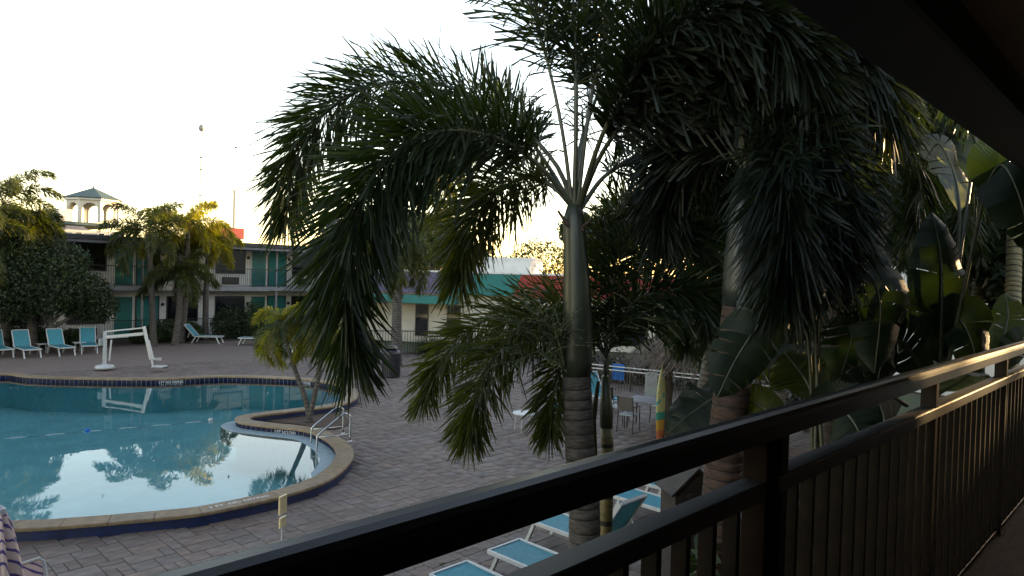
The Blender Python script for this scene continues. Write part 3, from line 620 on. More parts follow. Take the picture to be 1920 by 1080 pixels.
# ------------------------------------------------------------------ vegetation builders
def frond(name, ctrl, parent, n=380, L=.5, wd=.030, plume=1.0, mats=None, bare=.16, r0=.02, droop=.35, seed=0, taper=.45, nseg=3, inv=None):
    """one feather leaf: a tapering midrib and n leaflets set all round it"""
    r = np.random.default_rng(seed)
    C = spline(ctrl, 48); T = np.gradient(C, axis=0); T /= np.linalg.norm(T, axis=1)[:, None]
    t = bare + (1-bare)*np.sort(r.random(n)); fi = t*47; i0 = np.clip(fi.astype(int), 0, 46); u = (fi-i0)[:, None]
    P = C[i0]*(1-u)+C[i0+1]*u; TT = T[i0]*(1-u)+T[i0+1]*u; TT /= np.linalg.norm(TT, axis=1)[:, None]
    upv = np.array([0, 0, 1.0]); B = np.cross(TT, upv); bl = np.linalg.norm(B, axis=1)[:, None]; B = np.where(bl > .15, B/np.maximum(bl, 1e-6), np.array([1.0, 0, 0])); Nn = np.cross(B, TT)
    sg = np.where(r.random(n) < .5, -1.0, 1.0)
    phi = np.clip(r.normal(.2, .95*plume, n), -1.5, 1.55)
    side = B*(sg*np.cos(phi))[:, None] + Nn*np.sin(phi)[:, None]
    al = np.radians(r.normal(58, 9, n) - 26*((t-bare)/(1-bare))**2)
    dr = TT*np.cos(al)[:, None]+side*np.sin(al)[:, None]
    s = (t-bare)/(1-bare); prof_ = np.minimum(1, .45+3.2*s)*(1-taper*s**2.2)
    ln = L*prof_*r.uniform(.78, 1.12, n)
    nv = 2*(nseg+1); V = np.zeros((n, nv, 3)); axis = np.cross(dr, TT); axis /= np.maximum(np.linalg.norm(axis, axis=1)[:, None], 1e-6)
    tw = r.uniform(-.7, .7, n); wdir = np.cross(axis, dr)*np.cos(tw)[:, None]+axis*np.sin(tw)[:, None]
    wd_ = wd*r.uniform(.75, 1.25, n)
    for k in range(nseg+1):
        q = k/nseg; pos = P + dr*(ln*q)[:, None] + np.array([0, 0, -1.0])*(ln*droop*q*q*r.uniform(.6, 1.3, n))[:, None]
        hw = wd_*(.35+.65*min(1, q*2.2))*(1 if q < .99 else .45)/2
        V[:, 2*k] = pos - wdir*hw[:, None] - (dr*(ln*.10*r.random(n))[:, None] if k == nseg else 0)
        V[:, 2*k+1] = pos + wdir*hw[:, None]
    F = np.array([[2*k, 2*k+1, 2*k+3, 2*k+2] for k in range(nseg)]); Q = (np.arange(n)[:, None, None]*nv+F[None]).reshape(-1, 4)
    # midrib
    ns = 6; rv = []; rad = r0*(1-.86*np.linspace(0, 1, 24)); Cs = C[::2]; Ts = T[::2]
    for i in range(24):
        b = np.cross(Ts[i], [0, 0, 1.0]); b = b/np.linalg.norm(b) if np.linalg.norm(b) > .05 else np.array([1.0, 0, 0]); nn = np.cross(b, Ts[i])
        for k in range(ns): a = 2*math.pi*k/ns; rv.append(Cs[i]+(b*math.cos(a)+nn*math.sin(a)*.8)*rad[i])
    rq = np.array([[i*ns+k, i*ns+(k+1) % ns, (i+1)*ns+(k+1) % ns, (i+1)*ns+k] for i in range(23) for k in range(ns)])
    V = V.reshape(-1, 3); base = len(V); allv = np.vstack([V, np.array(rv)]); allq = np.vstack([Q, rq+base]); mi = np.concatenate([np.zeros(len(Q), int), np.ones(len(rq), int)])
    o = np_mesh(name, allv, allq, mats or [M['leaf'], M['rachis']], parent, mi, True)
    if inv is not None: o.matrix_parent_inverse = inv
    return o

def trunk_mesh(path, r0, r1, rings=0.08, n=16, flare=1.15, ridge=.035):
    P = spline(path, 200); d = np.concatenate([[0], np.cumsum(np.linalg.norm(np.diff(P, axis=0), axis=1))]); Lt = d[-1]
    zs = []; z = 0; rr = random.Random(int(Lt*1000))
    while z < Lt:
        st = rings*rr.uniform(.75, 1.25); zs += [(z, 1.0), (z+st*.78, 1.0-.01), (z+st*.83, 1.0-ridge), (z+st*.95, 1.0-ridge*.9)]; z += st
    zs = [q for q in zs if q[0] < Lt]+[(Lt, 1)]
    pts = [tuple(np.interp(z, d, P[:, k]) for k in range(3)) for z, _ in zs]
    rad = [(r0+(r1-r0)*z/Lt)*f*(1+(flare-1)*math.exp(-z/.35))*(1+rr.uniform(-.01, .01)) for z, f in zs]
    mb = MB().tube(pts, rad, n)
    for i in range(len(pts)-1):
        if i % 4 == 2 or i % 4 == 3:
            for k in range(n): mb.m[i*n+k] = 1
    return mb

def arc(origin, az, el, length, bend, n=6, wob=0.0, rr=random):
    pts = [Vector(origin)]; e = el; a = az
    for k in range(n-1):
        d = Vector((math.cos(a)*math.cos(e), math.sin(a)*math.cos(e), math.sin(e))); pts.append(pts[-1]+d*length/(n-1)); e -= bend/(n-1)*(1+.5*k/(n-1)); a += rr.uniform(-wob, wob)
    return pts

def palm(label, base, top, r0, r1, nf, flen, group=None, mats=None, n=120, L=.45, wd=.045, shaft=.5, bark='bark_far', plume=.8, el=(10, 80), bend=(1.3, 2.2), seed=0, name='palm_tree', nseg=2, shaft_mat='shaft', droop=.35, lean=0):
    rr = random.Random(seed); base = Vector(base); top = Vector(top)
    t = thing(name, label, 'palm', base, 0, group); inv = Matrix.Translation(-base)
    mid = base.lerp(top, .5)+Vector((rr.uniform(-.1, .1), rr.uniform(-.1, .1), 0)); up = (top-mid).normalized()
    sh = top-up*shaft
    o = trunk_mesh([base, mid, sh], r0, r1, .11, 12).build('trunk', [M[bark], M['ring']], t, True); o.matrix_parent_inverse = inv
    if shaft > 0:
        o = MB().tube([sh-up*.02, sh+up*shaft*.15, sh+up*shaft*.6, top], [r1*1.02, r1*1.12, r1*.95, r1*.55], 12).build('crownshaft', M[shaft_mat], t, True); o.matrix_parent_inverse = inv
    for k in range(nf):
        az = k*2.399+rr.uniform(-.3, .3); q = (k+.5)/nf; e = D2R(el[1]+(el[0]-el[1])*q+rr.uniform(-8, 8)); b = bend[0]+(bend[1]-bend[0])*rr.random()
        frond('frond', arc(top-up*.03, az, e, flen*rr.uniform(.85, 1.1), b, 7, .08, rr), t, n, L, wd, plume, mats or [M['leaf'], M['rachis']], .14, max(.012, r1*.16), droop, seed*100+k, nseg=nseg, inv=inv)
    return t

def foliage(name, clumps, n, size, mt, parent=None, seed=0, inv=None, shell=.55):
    r = np.random.default_rng(seed); C = np.array(clumps, float); vol = C[:, 3]*C[:, 4]*C[:, 5]; idx = r.choice(len(C), n, p=vol**.7/np.sum(vol**.7))
    d = r.normal(size=(n, 3)); d /= np.linalg.norm(d, axis=1)[:, None]; rad = (shell+(1-shell)*r.random(n)**.6)*r.uniform(.85, 1.08, n)
    P = C[idx, :3]+d*C[idx, 3:6]*rad[:, None]
    a = d*.6+r.normal(size=(n, 3))*.7+np.array([0, 0, .35]); a /= np.linalg.norm(a, axis=1)[:, None]
    b = np.cross(a, r.normal(size=(n, 3))); b /= np.linalg.norm(b, axis=1)[:, None]; c = np.cross(a, b)
    s = size*r.uniform(.6, 1.3, n)[:, None]
    V = np.stack([P-b*s, P+c*s*.42-b*s*.1, P+b*s, P-c*s*.42-b*s*.1], 1).reshape(-1, 3); Q = np.arange(4*n).reshape(-1, 4)
    o = np_mesh(name, V, Q, [mt], parent)
    if inv is not None: o.matrix_parent_inverse = inv
    return o

def tree(label, base, clumps, n, size, mt, trunk_r=.15, group=None, seed=0, name='tree', cat='tree', nb=6):
    base = Vector(base); t = thing(name, label, cat, base, 0, group); inv = Matrix.Translation(-base); rr = random.Random(seed)
    cz = sum(c[2] for c in clumps)/len(clumps); cx = sum(c[0] for c in clumps)/len(clumps); cy = sum(c[1] for c in clumps)/len(clumps)
    mb = MB(); fork = base.lerp(Vector((cx, cy, cz)), .45); mb.tube([base, base.lerp(fork, .5)+Vector((rr.uniform(-.1, .1), rr.uniform(-.1, .1), 0)), fork], [trunk_r*1.3, trunk_r, trunk_r*.8], 9)
    for k in range(nb):
        c = clumps[k % len(clumps)]; e = Vector((c[0]+rr.uniform(-.3, .3)*c[3], c[1]+rr.uniform(-.3, .3)*c[4], c[2]+.3*c[5])); s_ = base.lerp(fork, rr.uniform(.7, 1))
        m_ = s_.lerp(e, .5)+Vector((rr.uniform(-.2, .2), rr.uniform(-.2, .2), .15)); mb.tube([s_, m_, e], [trunk_r*.6, trunk_r*.4, trunk_r*.12], 6)
    o = mb.build('trunk', M['bark_far'], t, True); o.matrix_parent_inverse = inv
    foliage('crown', clumps, n, size, mt, t, seed, inv)
    return t

def blade_leaf(name, ctrl, W, hint, parent, mt, seed=0, tears=3, fold=.25, inv=None, petiole=.25, pr=.018, stem=None):
    """paddle leaf: stalk, midrib and a broad blade torn along its side veins"""
    r = random.Random(seed); n = 26; C = spline(ctrl, n); T = np.gradient(C, axis=0); T /= np.linalg.norm(T, axis=1)[:, None]
    h = np.array(tuple(hint), float); k0 = int(petiole*n); mb = MB(); mb.uv = []
    mb.tube([tuple(p) for p in C], [pr*(1-.75*i/(n-1)) for i in range(n)], 6, 1); mb.uv += [(0, 0)]*len(mb.v)
    tear = {(s, r.randrange(k0+3, n-2)) for s in (-1, 1) for _ in range(tears)}
    def row(i, s, sag):
        q = (i-k0)/(n-1-k0); wv = W*.5*max(.02, (math.sin(math.pi*min(1, max(0, q))**.82))**.62)
        lat = np.cross(T[i], h); lat = lat/max(np.linalg.norm(lat), 1e-6); nn = np.cross(lat, T[i])
        out = []
        for f in (0.0, .35, .7, 1.0):
            out.append(C[i]+lat*s*wv*f*math.cos(fold)+nn*wv*(f*math.sin(fold)-.30*f*f)+T[i]*wv*.22*f+nn*sag*f*f*wv+nn*.02*W*math.sin(i*1.7+s)*f)
        return out, q
    for s in (-1, 1):
        sag = 0.0; prev = None
        for i in range(k0, n):
            a, q = row(i, s, sag)
            if (s, i) in tear: sag = r.uniform(-.55, .25); 
            if prev is not None:
                b = len(mb.v); pr_, qp = prev
                if (s, i-1) in tear: pr_ = [p+(x-p)*.22*f for p, x, f in zip(pr_, row(i, s, sag)[0], (0, .35, .7, 1))]; a = row(i, s, sag)[0]
                mb.v += [tuple(p) for p in pr_+a]; mb.uv += [(qp*4, f) for f in (0, .35, .7, 1)]+[(q*4, f) for f in (0, .35, .7, 1)]
                for k in range(3): mb.f.append((b+k, b+k+1, b+5+k, b+4+k)); mb.m.append(0)
            prev = (a, q)
    o = mb.build(name, [mt, stem or M['rachis']], parent, True)
    if inv is not None: o.matrix_parent_inverse = inv
    return o

# ------------------------------------------------------------------ the big foxtail palm in front
HB = Vector((5.52, 4.33, 0)); HT = DP(1077, 385, 7.0)
hero = thing('foxtail_palm', 'big foxtail palm with ringed grey trunk and arching bushy fronds beside the railing', 'palm', HB)
HI = Matrix.Translation(-HB)
def hpart(o): o.matrix_parent_inverse = HI; return o
s0 = DP(1081, 700, 7.0)
hpart(trunk_mesh([HB, DP(1096, 1000, 7.0), DP(1088, 850, 7.0), s0], .175, .142, .115, 24).build('trunk', [M['bark'], M['ring']], hero, True))
hpart(MB().tube([s0-Vector((0, 0, .02)), DP(1081, 672, 7), DP(1083, 600, 7), DP(1081, 520, 7), DP(1078, 450, 7), DP(1076, 408, 7), HT], [.145, .158, .150, .132, .112, .105, .07], 24).build('crownshaft', M['shaft'], hero, True))
# remains of cut leaf bases at the top of the shaft
mb = MB()
for px, py in ((1046, 395), (1108, 412), (1062, 415), (1095, 430)): mb.tube([DP(1077, 440, 6.95), DP(px, py, 6.9)], [.03, .012], 6)
hpart(mb.build('leaf_bases', M['bark_red'], hero, True))
HF = [
 ([(1077,390,7),(1040,305,7.15),(960,225,7.4),(830,160,7.7),(690,165,7.95),(595,225,8.1),(553,310,8.2),(538,405,8.2)], 440, .58),
 ([(1077,392,7),(1020,320,6.85),(940,262,6.6),(830,245,6.35),(735,290,6.15),(672,390,6.05),(645,520,6.0),(660,665,6.0)], 520, .58),
 ([(1077,392,7),(1030,345,7.3),(975,335,7.7),(915,375,8.0),(875,440,8.1),(858,525,8.1)], 330, .5),
 ([(1073,388,7),(1055,250,7),(1025,110,7),(985,-20,7.1),(925,-130,7.2),(850,-190,7.3)], 400, .58),
 ([(1077,385,7),(1080,230,7.0),(1078,60,7.1),(1065,-120,7.2),(1040,-240,7.3)], 400, .55),
 ([(1082,386,7),(1100,240,7.1),(1128,90,7.2),(1180,-40,7.3),(1260,-120,7.3)], 400, .55),
 ([(1085,390,7),(1130,285,6.8),(1210,185,6.45),(1330,120,6.1),(1440,165,5.85),(1500,300,5.75),(1510,470,5.75)], 560, .58),
 ([(1088,392,7),(1140,325,7.3),(1225,285,7.7),(1320,310,8.0),(1375,400,8.1),(1400,500,8.1)], 360, .52),
 ([(1085,388,7),(1140,230,6.5),(1250,70,6.0),(1390,20,5.6),(1500,90,5.4),(1560,240,5.35)], 460, .55),
 ([(1080,386,7),(1092,260,7.8),(1150,130,8.6),(1230,120,9.3),(1290,210,9.7),(1310,330,9.8)], 360, .55),
 ([(1073,388,7),(1020,300,7.8),(950,210,8.7),(880,210,9.3),(840,290,9.6),(830,400,9.7)], 360, .55),
]
for k, (cp, n_, L_) in enumerate(HF):
    up_ = k in (3, 4, 5)
    hpart(frond('frond', [DP(x, y, d) for x, y, d in cp], hero, int(n_*(1.75 if up_ else 2.0 if k in (9, 10) else 3.1)), L_*1.38, .021, .75 if up_ else 1.0, [M['leaf_b'] if k in (6, 8) else M['leaf'] if k not in (2, 10) else M['leaf2'], M['rachis']], .36 if up_ else .20, .032, .20, 500+k, nseg=3))
# fruit stalk below the crownshaft
def fruit_stalk(origin, tips, parent, inv, seed, nb=26):
    r = random.Random(seed); mb = MB()
    for tip in tips:
        o_, t_ = Vector(origin), Vector(tip); mid = o_.lerp(t_, .5)+Vector((0, 0, .12)); ax = spline([o_, mid, t_], 14); mb.tube([tuple(p) for p in ax], [.014*(1-.7*i/13) for i in range(14)], 5)
        for k in range(nb):
            i = r.randrange(2, 13); p = Vector(ax[i]); d = (Vector(ax[i])-Vector(ax[i-1])).normalized()*.5+Vector((r.uniform(-1, 1), r.uniform(-1, 1), r.uniform(-.5, .9)))*.8
            q = [p]
            for s_ in range(5): q.append(q[-1]+d.normalized()*r.uniform(.05, .10)); d += Vector((r.uniform(-.5, .5), r.uniform(-.5, .5), r.uniform(-.5, .3)))
            mb.tube(q, [.005, .005, .004, .004, .003, .003], 4)
            for x in q[2:]: mb.lathe([(0, -.012), (.011, 0), (0, .012)], tuple(x+Vector((r.uniform(-.01, .01), r.uniform(-.01, .01), 0))), 4)
    o = mb.build('fruit_stalk', M['stalk'], parent, True); o.matrix_parent_inverse = inv
fruit_stalk(DP(1060, 690, 6.9), [DP(930, 600, 6.9), DP(985, 570, 7.1), DP(960, 680, 6.7), DP(1020, 600, 6.7), DP(900, 660, 7.0)], hero, HI, 5)

# ------------------------------------------------------------------ slim palm behind it
SB = Vector((6.05, 4.42, 0)); ST = DP(1133, 628, 7.5)
sp_ = thing('slim_palm', 'slim palm with bamboo-like yellow-brown stem just behind the big trunk', 'palm', SB); SI = Matrix.Translation(-SB)
def spart(o): o.matrix_parent_inverse = SI; return o
spart(trunk_mesh([SB, DP(1139, 900, 7.5), DP(1137, 800, 7.5)], .078, .066, .30, 16).build('trunk', [M['cane'], M['ring']], sp_, True))
spart(MB().tube([DP(1137, 802, 7.5), DP(1137, 770, 7.5), DP(1135, 705, 7.5)], [.068, .073, .040], 14).build('crownshaft', M['shaft_y'], sp_, True))
spart(MB().tube([DP(1120, 880, 7.45), DP(1112, 790, 7.42), DP(1122, 715, 7.45)], [.008, .035, .02], 6).build('dry_sheath', M['leaf_dry'], sp_, True))
SF = [
 ([(1135,712,7.5),(1137,672,7.5),(1085,575,7.55),(990,570,7.6),(880,620,7.65),(815,690,7.7),(795,750,7.7)], 340, .40, 'leaf2'),
 ([(1135,712,7.5),(1137,672,7.5),(1075,600,7.3),(985,610,7.1),(915,690,7.0),(888,760,6.95),(880,810,6.95)], 340, .40, 'leaf2'),
 ([(1135,712,7.5),(1137,672,7.5),(1090,630,7.3),(1050,690,7.2),(1037,760,7.15),(1032,810,7.15)], 260, .34, 'leaf2'),
 ([(1135,712,7.5),(1137,672,7.5),(1150,520,7.5),(1205,440,7.55),(1290,430,7.6),(1345,510,7.6)], 320, .42, 'leaf'),
 ([(1135,712,7.5),(1137,672,7.5),(1140,500,7.7),(1150,410,7.9),(1195,365,8.1),(1250,390,8.2)], 280, .42, 'leaf2'),
 ([(1135,712,7.5),(1137,672,7.5),(1185,570,7.4),(1260,545,7.3),(1318,555,7.25),(1332,615,7.25)], 320, .40, 'leaf'),
 ([(1135,712,7.5),(1137,672,7.5),(1175,600,7.8),(1240,580,8.2),(1285,600,8.4),(1292,640,8.4)], 260, .38, 'leaf'),
 ([(1135,712,7.5),(1137,672,7.5),(1115,520,7.7),(1120,440,7.9),(1160,420,8.3)], 200, .36, 'leaf'),
]
for k, (cp, n_, L_, mm_) in enumerate(SF):
    spart(frond('frond', [DP(x, y, d) for x, y, d in cp], sp_, int(n_*2.1), L_*1.32, .019, 1.0, [M[mm_], M['rachis']], .27, .016, .22, 700+k, nseg=3))
fruit_stalk(DP(1130, 640, 7.45), [DP(1230, 600, 7.2), DP(1195, 560, 7.6)], sp_, SI, 9, 16)

# ------------------------------------------------------------------ second foxtail palm by the railing
B2 = Vector((5.45, 2.86, 0)); T2 = DP(1399, 318, 6.0)
p2 = thing('foxtail_palm', 'leaning foxtail palm with bluish crownshaft right of the slim palm', 'palm', B2); I2 = Matrix.Translation(-B2)
def p2p(o): o.matrix_parent_inverse = I2; return o
p2p(trunk_mesh([B2, DP(1352, 930, 6.0), DP(1372, 740, 6.0), DP(1388, 575, 6.0)], .17, .15, .10, 22).build('trunk', [M['bark_red'], M['ring']], p2, True))
p2p(MB().tube([DP(1388, 578, 6), DP(1390, 540, 6), DP(1394, 450, 6), DP(1397, 370, 6), T2], [.150, .158, .142, .118, .075], 22).build('crownshaft', M['shaft_b'], p2, True))
P2F = [
 [(1399,320,6),(1440,190,5.8),(1520,90,5.6),(1620,110,5.4),(1670,230,5.35)],
 [(1399,320,6),(1370,200,6.0),(1320,90,6.1),(1260,60,6.2),(1210,140,6.3)],
 [(1399,320,6),(1420,180,6.3),(1480,40,6.6),(1580,-20,6.9),(1660,60,7.1)],
 [(1399,320,6),(1450,260,5.7),(1520,270,5.4),(1560,380,5.3),(1565,500,5.3)],
 [(1399,320,6),(1430,240,6.4),(1500,200,6.9),(1580,260,7.3),(1600,380,7.5)],
 [(1399,320,6),(1385,150,5.9),(1400,-20,5.8),(1460,-160,5.7)],
 [(1399,322,6),(1350,270,6.3),(1290,260,6.7),(1250,330,7.0),(1240,430,7.1)],
 [(1399,322,6),(1440,290,5.6),(1470,340,5.3),(1480,440,5.2),(1475,540,5.2)],
]
for k, cp in enumerate(P2F): p2p(frond('frond', [DP(x, y, d) for x, y, d in cp], p2, 1050, .62, .021, 1.0, [M['leaf_b'], M['rachis']], .15, .026, .35, 900+k, nseg=3))

# third trunk, reddish
palm('tall palm with reddish-brown trunk between the leaning palm and the paddle leaves', (7.9, 2.75, 0), DP(1600, 130, 8.0), .19, .165, 14, 2.3, None, [M['leaf'], M['rachis']], 420, .58, .026, .45, 'bark_red', 1.0, (-35, 70), (1.2, 2.0), 31, 'foxtail_palm', 3)
# slender palms at the right end, with the hanging crowns before the white wall
palm('yellowish slender palm trunk at the far right, nearest the frame edge', (12.35, 1.95, 0), DP(1905, 330, 12.2), .13, .11, 10, 1.9, 'slender palms by the white wall', [M['leaf'], M['rachis']], 170, .40, .036, .4, 'cane', 1.0, (-30, 65), (1.3, 2.1), 41, 'slender_palm')
palm('slender palm left of the far right trunk, before the white wall', (15.2, 3.1, 0), DP(1856, 400, 15.2), .13, .11, 10, 2.0, 'slender palms by the white wall', [M['leaf2'], M['rachis']], 150, .42, .04, .4, 'cane', 1.0, (-30, 65), (1.3, 2.1), 43, 'slender_palm')
# more palms filling the planting bed behind
BP = [((11.5, 4.2, 0), DP(1690, 250, 11.5), 'dense feather palm behind the upright paddle leaf', 'leaf', 51), ((14.0, 6.2, 0), DP(1530, 420, 14.6), 'dark feather palm in the bed behind the reddish trunk', 'leaf', 53),
      ((19.0, 6.0, 0), DP(1700, 330, 19.0), 'sunlit feather palm at the back of the planting bed', 'leaf2', 55), ((18.0, 9.0, 0), DP(1430, 380, 19.0), 'feather palm rising behind the thatched hut', 'leaf', 57),
      ((24, 5.5, 0), DP(1790, 300, 24.0), 'feather palm in front of the white end wall', 'leaf2', 59), ((12.6, 7.2, 0), DP(1370, 470, 13.6), 'low feather palm beside the thatched hut', 'leaf', 61)]
for b_, t_, lb, ml, sd2 in BP: palm(lb, b_, t_, .14, .12, 14, 2.5, 'palms in the planting bed', [M[ml], M['rachis']], 320, .55, .032, .4, 'bark_far', 1.0, (-50, 75), (1.0, 2.0), sd2)

# ------------------------------------------------------------------ paddle-leaved plants (giant bird of paradise)
def paddle_plant(label, base, leaves, group='paddle-leaved plants beside the railing', cat='plant'):
    base = Vector(base); t = thing('paddle_leaf_plant', label, cat, base, 0, group); inv = Matrix.Translation(-base)
    for k, (cp, W, mt, hint, tears, pet) in enumerate(leaves):
        pts = [DP(*c) for c in cp]; foot = base+Vector((.12*math.cos(k*2.4), .12*math.sin(k*2.4), 0))
        if pet == 'ground': pts = [foot, foot.lerp(pts[0], .55)+Vector((0, 0, .25))]+pts; pf_ = .55
        else: pf_ = pet
        blade_leaf('leaf', pts, W, hint, t, M[mt], k*13+len(label), tears+3, .22, inv, pf_, .020)
    return t
toC = -FWD; mixh = Vector((.3, -.2, .9)); side_ = RIGHT
paddle_plant('dark paddle-leaved plant with broad hanging blades right of the leaning trunk', (5.6, 1.95, 0), [
 ([(1528,600,5.6),(1500,548,5.5),(1440,590,5.3),(1385,665,5.2),(1345,745,5.15)], .46, 'paddle', toC+Vector((0,0,.5)), 3, 'ground'),
 ([(1535,640,5.6),(1560,540,5.5),(1610,500,5.4),(1650,560,5.3),(1640,700,5.3)], .60, 'paddle', toC+Vector((0,0,.6)), 4, 'ground'),
 ([(1530,660,5.6),(1540,590,5.7),(1580,560,5.9),(1600,620,6.0),(1565,740,6.0)], .55, 'paddle', toC, 4, 'ground'),
 ([(1520,700,5.6),(1500,560,5.6),(1450,530,5.5),(1420,570,5.4),(1400,640,5.35)], .34, 'paddle_grey', toC+Vector((0,0,1)), 3, 'ground'),
 ([(1530,760,5.6),(1515,720,5.7),(1495,690,5.75),(1470,660,5.8)], .55, 'paddle_y', toC+RIGHT*.3, 1, .05),
 ([(1480,800,5.6),(1440,770,5.8),(1405,755,6.0),(1380,790,6.1)], .34, 'paddle_y', toC, 1, .1),
 ([(1520,780,5.4),(1560,760,5.2),(1600,790,5.0),(1630,860,4.9)], .42, 'paddle', toC, 3, .1)])
paddle_plant('green paddle-leaved plant with one wide blade drooping towards the wooden bar', (7.2, 3.15, 0), [
 ([(1420,720,7.0),(1385,728,6.9),(1340,745,6.7),(1290,780,6.5),(1252,812,6.45)], .52, 'paddle', Vector((.1,-.5,.8)), 2, .1),
 ([(1440,740,7.0),(1470,700,7.2),(1520,690,7.4),(1560,730,7.5)], .5, 'paddle', toC, 2, .1),
 ([(1420,760,7.0),(1430,800,6.8),(1425,860,6.6),(1410,930,6.5)], .5, 'paddle', toC, 2, .1),
 ([(1440,720,7.0),(1425,690,7.0),(1415,660,7.0),(1405,720,6.9)], .22, 'paddle_y', toC, 5, .1)])
paddle_plant('upright paddle-leaved plant with a tall broad blade above the railing', (6.6, 1.6, 0), [
 ([(1762,700,6.2),(1764,640,6.15),(1766,560,6.1),(1764,480,6.1),(1748,398,6.1)], .60, 'paddle', toC+RIGHT*.15, 2, .08),
 ([(1760,700,6.2),(1775,620,6.2),(1800,600,6.1),(1825,650,6.0),(1835,730,6.0)], .50, 'paddle', toC, 2, .1),
 ([(1755,720,6.2),(1730,620,6.3),(1690,560,6.4),(1640,530,6.5),(1600,560,6.6)], .45, 'paddle', toC+Vector((0,0,.6)), 5, .2),
 ([(1750,730,6.0),(1720,680,5.9),(1690,640,5.8),(1660,660,5.7),(1640,740,5.65)], .5, 'paddle', toC, 4, .12),
 ([(1765,720,6.2),(1790,560,6.4),(1800,420,6.6),(1790,330,6.8),(1760,270,6.9),(1735,300,6.9)], .34, 'paddle_grey', toC, 7, .45),
 ([(1770,720,6.2),(1820,480,6.0),(1850,350,5.9),(1880,310,5.8),(1915,380,5.7),(1930,470,5.7)], .62, 'paddle', toC, 2, .35),
 ([(1768,720,6.2),(1800,480,6.5),(1820,340,6.7),(1830,270,6.9),(1800,230,7.0),(1750,260,7.1)], .5, 'paddle', toC+Vector((0,0,.4)), 2, .4),
 ([(1755,740,6.0),(1790,720,5.8),(1830,700,5.6),(1880,720,5.5)], .45, 'paddle_grey', Vector((0,0,1)), 4, .1),
 ([(1700,760,6.0),(1660,740,5.8),(1610,750,5.6),(1570,800,5.5)], .5, 'paddle', toC+Vector((0,0,.6)), 3, .1)])
paddle_plant('small sunlit paddle-leaved plant before the white wall at far right', (10.8, 2.05, 0), [
 ([(1858,680,10.6),(1850,640,10.6),(1835,600,10.6),(1815,560,10.6)], .62, 'paddle_y', toC+RIGHT*.4, 3, .05),
 ([(1870,690,10.6),(1880,640,10.6),(1890,590,10.7),(1885,550,10.8)], .5, 'paddle_y', toC-RIGHT*.5, 1, .05),
 ([(1880,700,10.6),(1900,660,10.5),(1925,640,10.4),(1950,680,10.3)], .5, 'paddle', toC, 2, .05)])

# low shrubs under the railing side
for k, (px, py, lb) in enumerate(((1500, 900, 'low leafy shrub below the railing under the dark paddle leaves'), (1640, 850, 'low leafy shrub below the railing under the upright blade'), (1800, 800, 'low leafy shrub below the railing at the far right'))):
    c = DP(px, py, 5.8+k*.8); z = max(.5, c.z*.5)
    tree(lb, (c.x, c.y, 0), [(c.x, c.y, z, .7, .6, z*.9), (c.x+.5, c.y+.2, z*.8, .6, .6, z*.7), (c.x-.4, c.y+.4, z*.9, .55, .5, z*.75)], 2600, .09, M['leaf_tree'], .03, 'shrubs under the railing', 80+k, 'shrub', 'shrub', 4)

# ------------------------------------------------------------------ planter palm with twin stems
PB = G(585, 792, .02)
pp_ = thing('twin_stem_palm', 'small twin-stemmed palm growing in the pool planter bed', 'palm', PB); PI = Matrix.Translation(-PB); dD = (PB-Vector((0, 0, EYE))).dot(FWD)
def ppp(o): o.matrix_parent_inverse = PI; return o
for pth, r_ in (([(583, 792), (570, 740), (552, 690), (540, 650), (532, 612)], .075), ([(578, 792), (590, 740), (600, 690), (606, 640), (612, 600)], .075)):
    P_ = [DP(x, y, dD) for x, y in pth]; ppp(trunk_mesh(P_, r_, r_*.62, .10, 12).build('trunk', [M['bark_far'], M['ring']], pp_, True)); tp = P_[-1]
    rr = random.Random(int(pth[-1][0]))
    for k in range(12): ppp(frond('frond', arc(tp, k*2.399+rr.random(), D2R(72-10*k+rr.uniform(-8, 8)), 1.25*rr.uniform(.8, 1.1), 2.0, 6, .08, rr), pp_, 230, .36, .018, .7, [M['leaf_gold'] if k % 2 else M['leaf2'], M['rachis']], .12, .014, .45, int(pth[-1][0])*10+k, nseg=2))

# ------------------------------------------------------------------ palms and trees by the far motel block
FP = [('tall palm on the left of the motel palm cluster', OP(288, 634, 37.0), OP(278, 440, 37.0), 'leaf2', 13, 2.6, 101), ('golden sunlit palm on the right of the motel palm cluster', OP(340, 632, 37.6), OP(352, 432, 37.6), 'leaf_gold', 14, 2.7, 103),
      ('shorter green palm in the middle of the motel palm cluster', OP(328, 636, 36.6), OP(337, 522, 36.6), 'leaf2', 12, 2.0, 105), ('palm with sun-tinted golden fronds behind the motel palm cluster', OP(385, 630, 38.6), OP(392, 452, 38.6), 'leaf_gold', 11, 1.9, 107)]
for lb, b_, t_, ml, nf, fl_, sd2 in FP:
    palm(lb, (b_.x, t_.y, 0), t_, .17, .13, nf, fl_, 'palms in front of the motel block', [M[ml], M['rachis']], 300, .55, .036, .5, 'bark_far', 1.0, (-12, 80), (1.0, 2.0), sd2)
LP = [('tall palm at the upper left edge of the picture', OP(8, 380, 38.0), 'leaf2', 14, 2.7, 111), ('small-crowned palm left of the white pavilion', OP(62, 425, 37.0), 'leaf2', 11, 1.5, 113), ('palm beyond the left edge beside the tallest left palm', OP(-60, 440, 36), 'leaf2', 12, 2.6, 115)]
for lb, t_, ml, nf, fl_, sd2 in LP: palm(lb, (t_.x+.1, t_.y, 0), t_, .18, .15, nf, fl_, 'palms at the left edge', [M[ml], M['rachis']], 300, .55, .036, .5, 'bark_far', 1.0, (-20, 80), (1.0, 2.0), sd2)
c0 = OP(85, 545, 36.2)
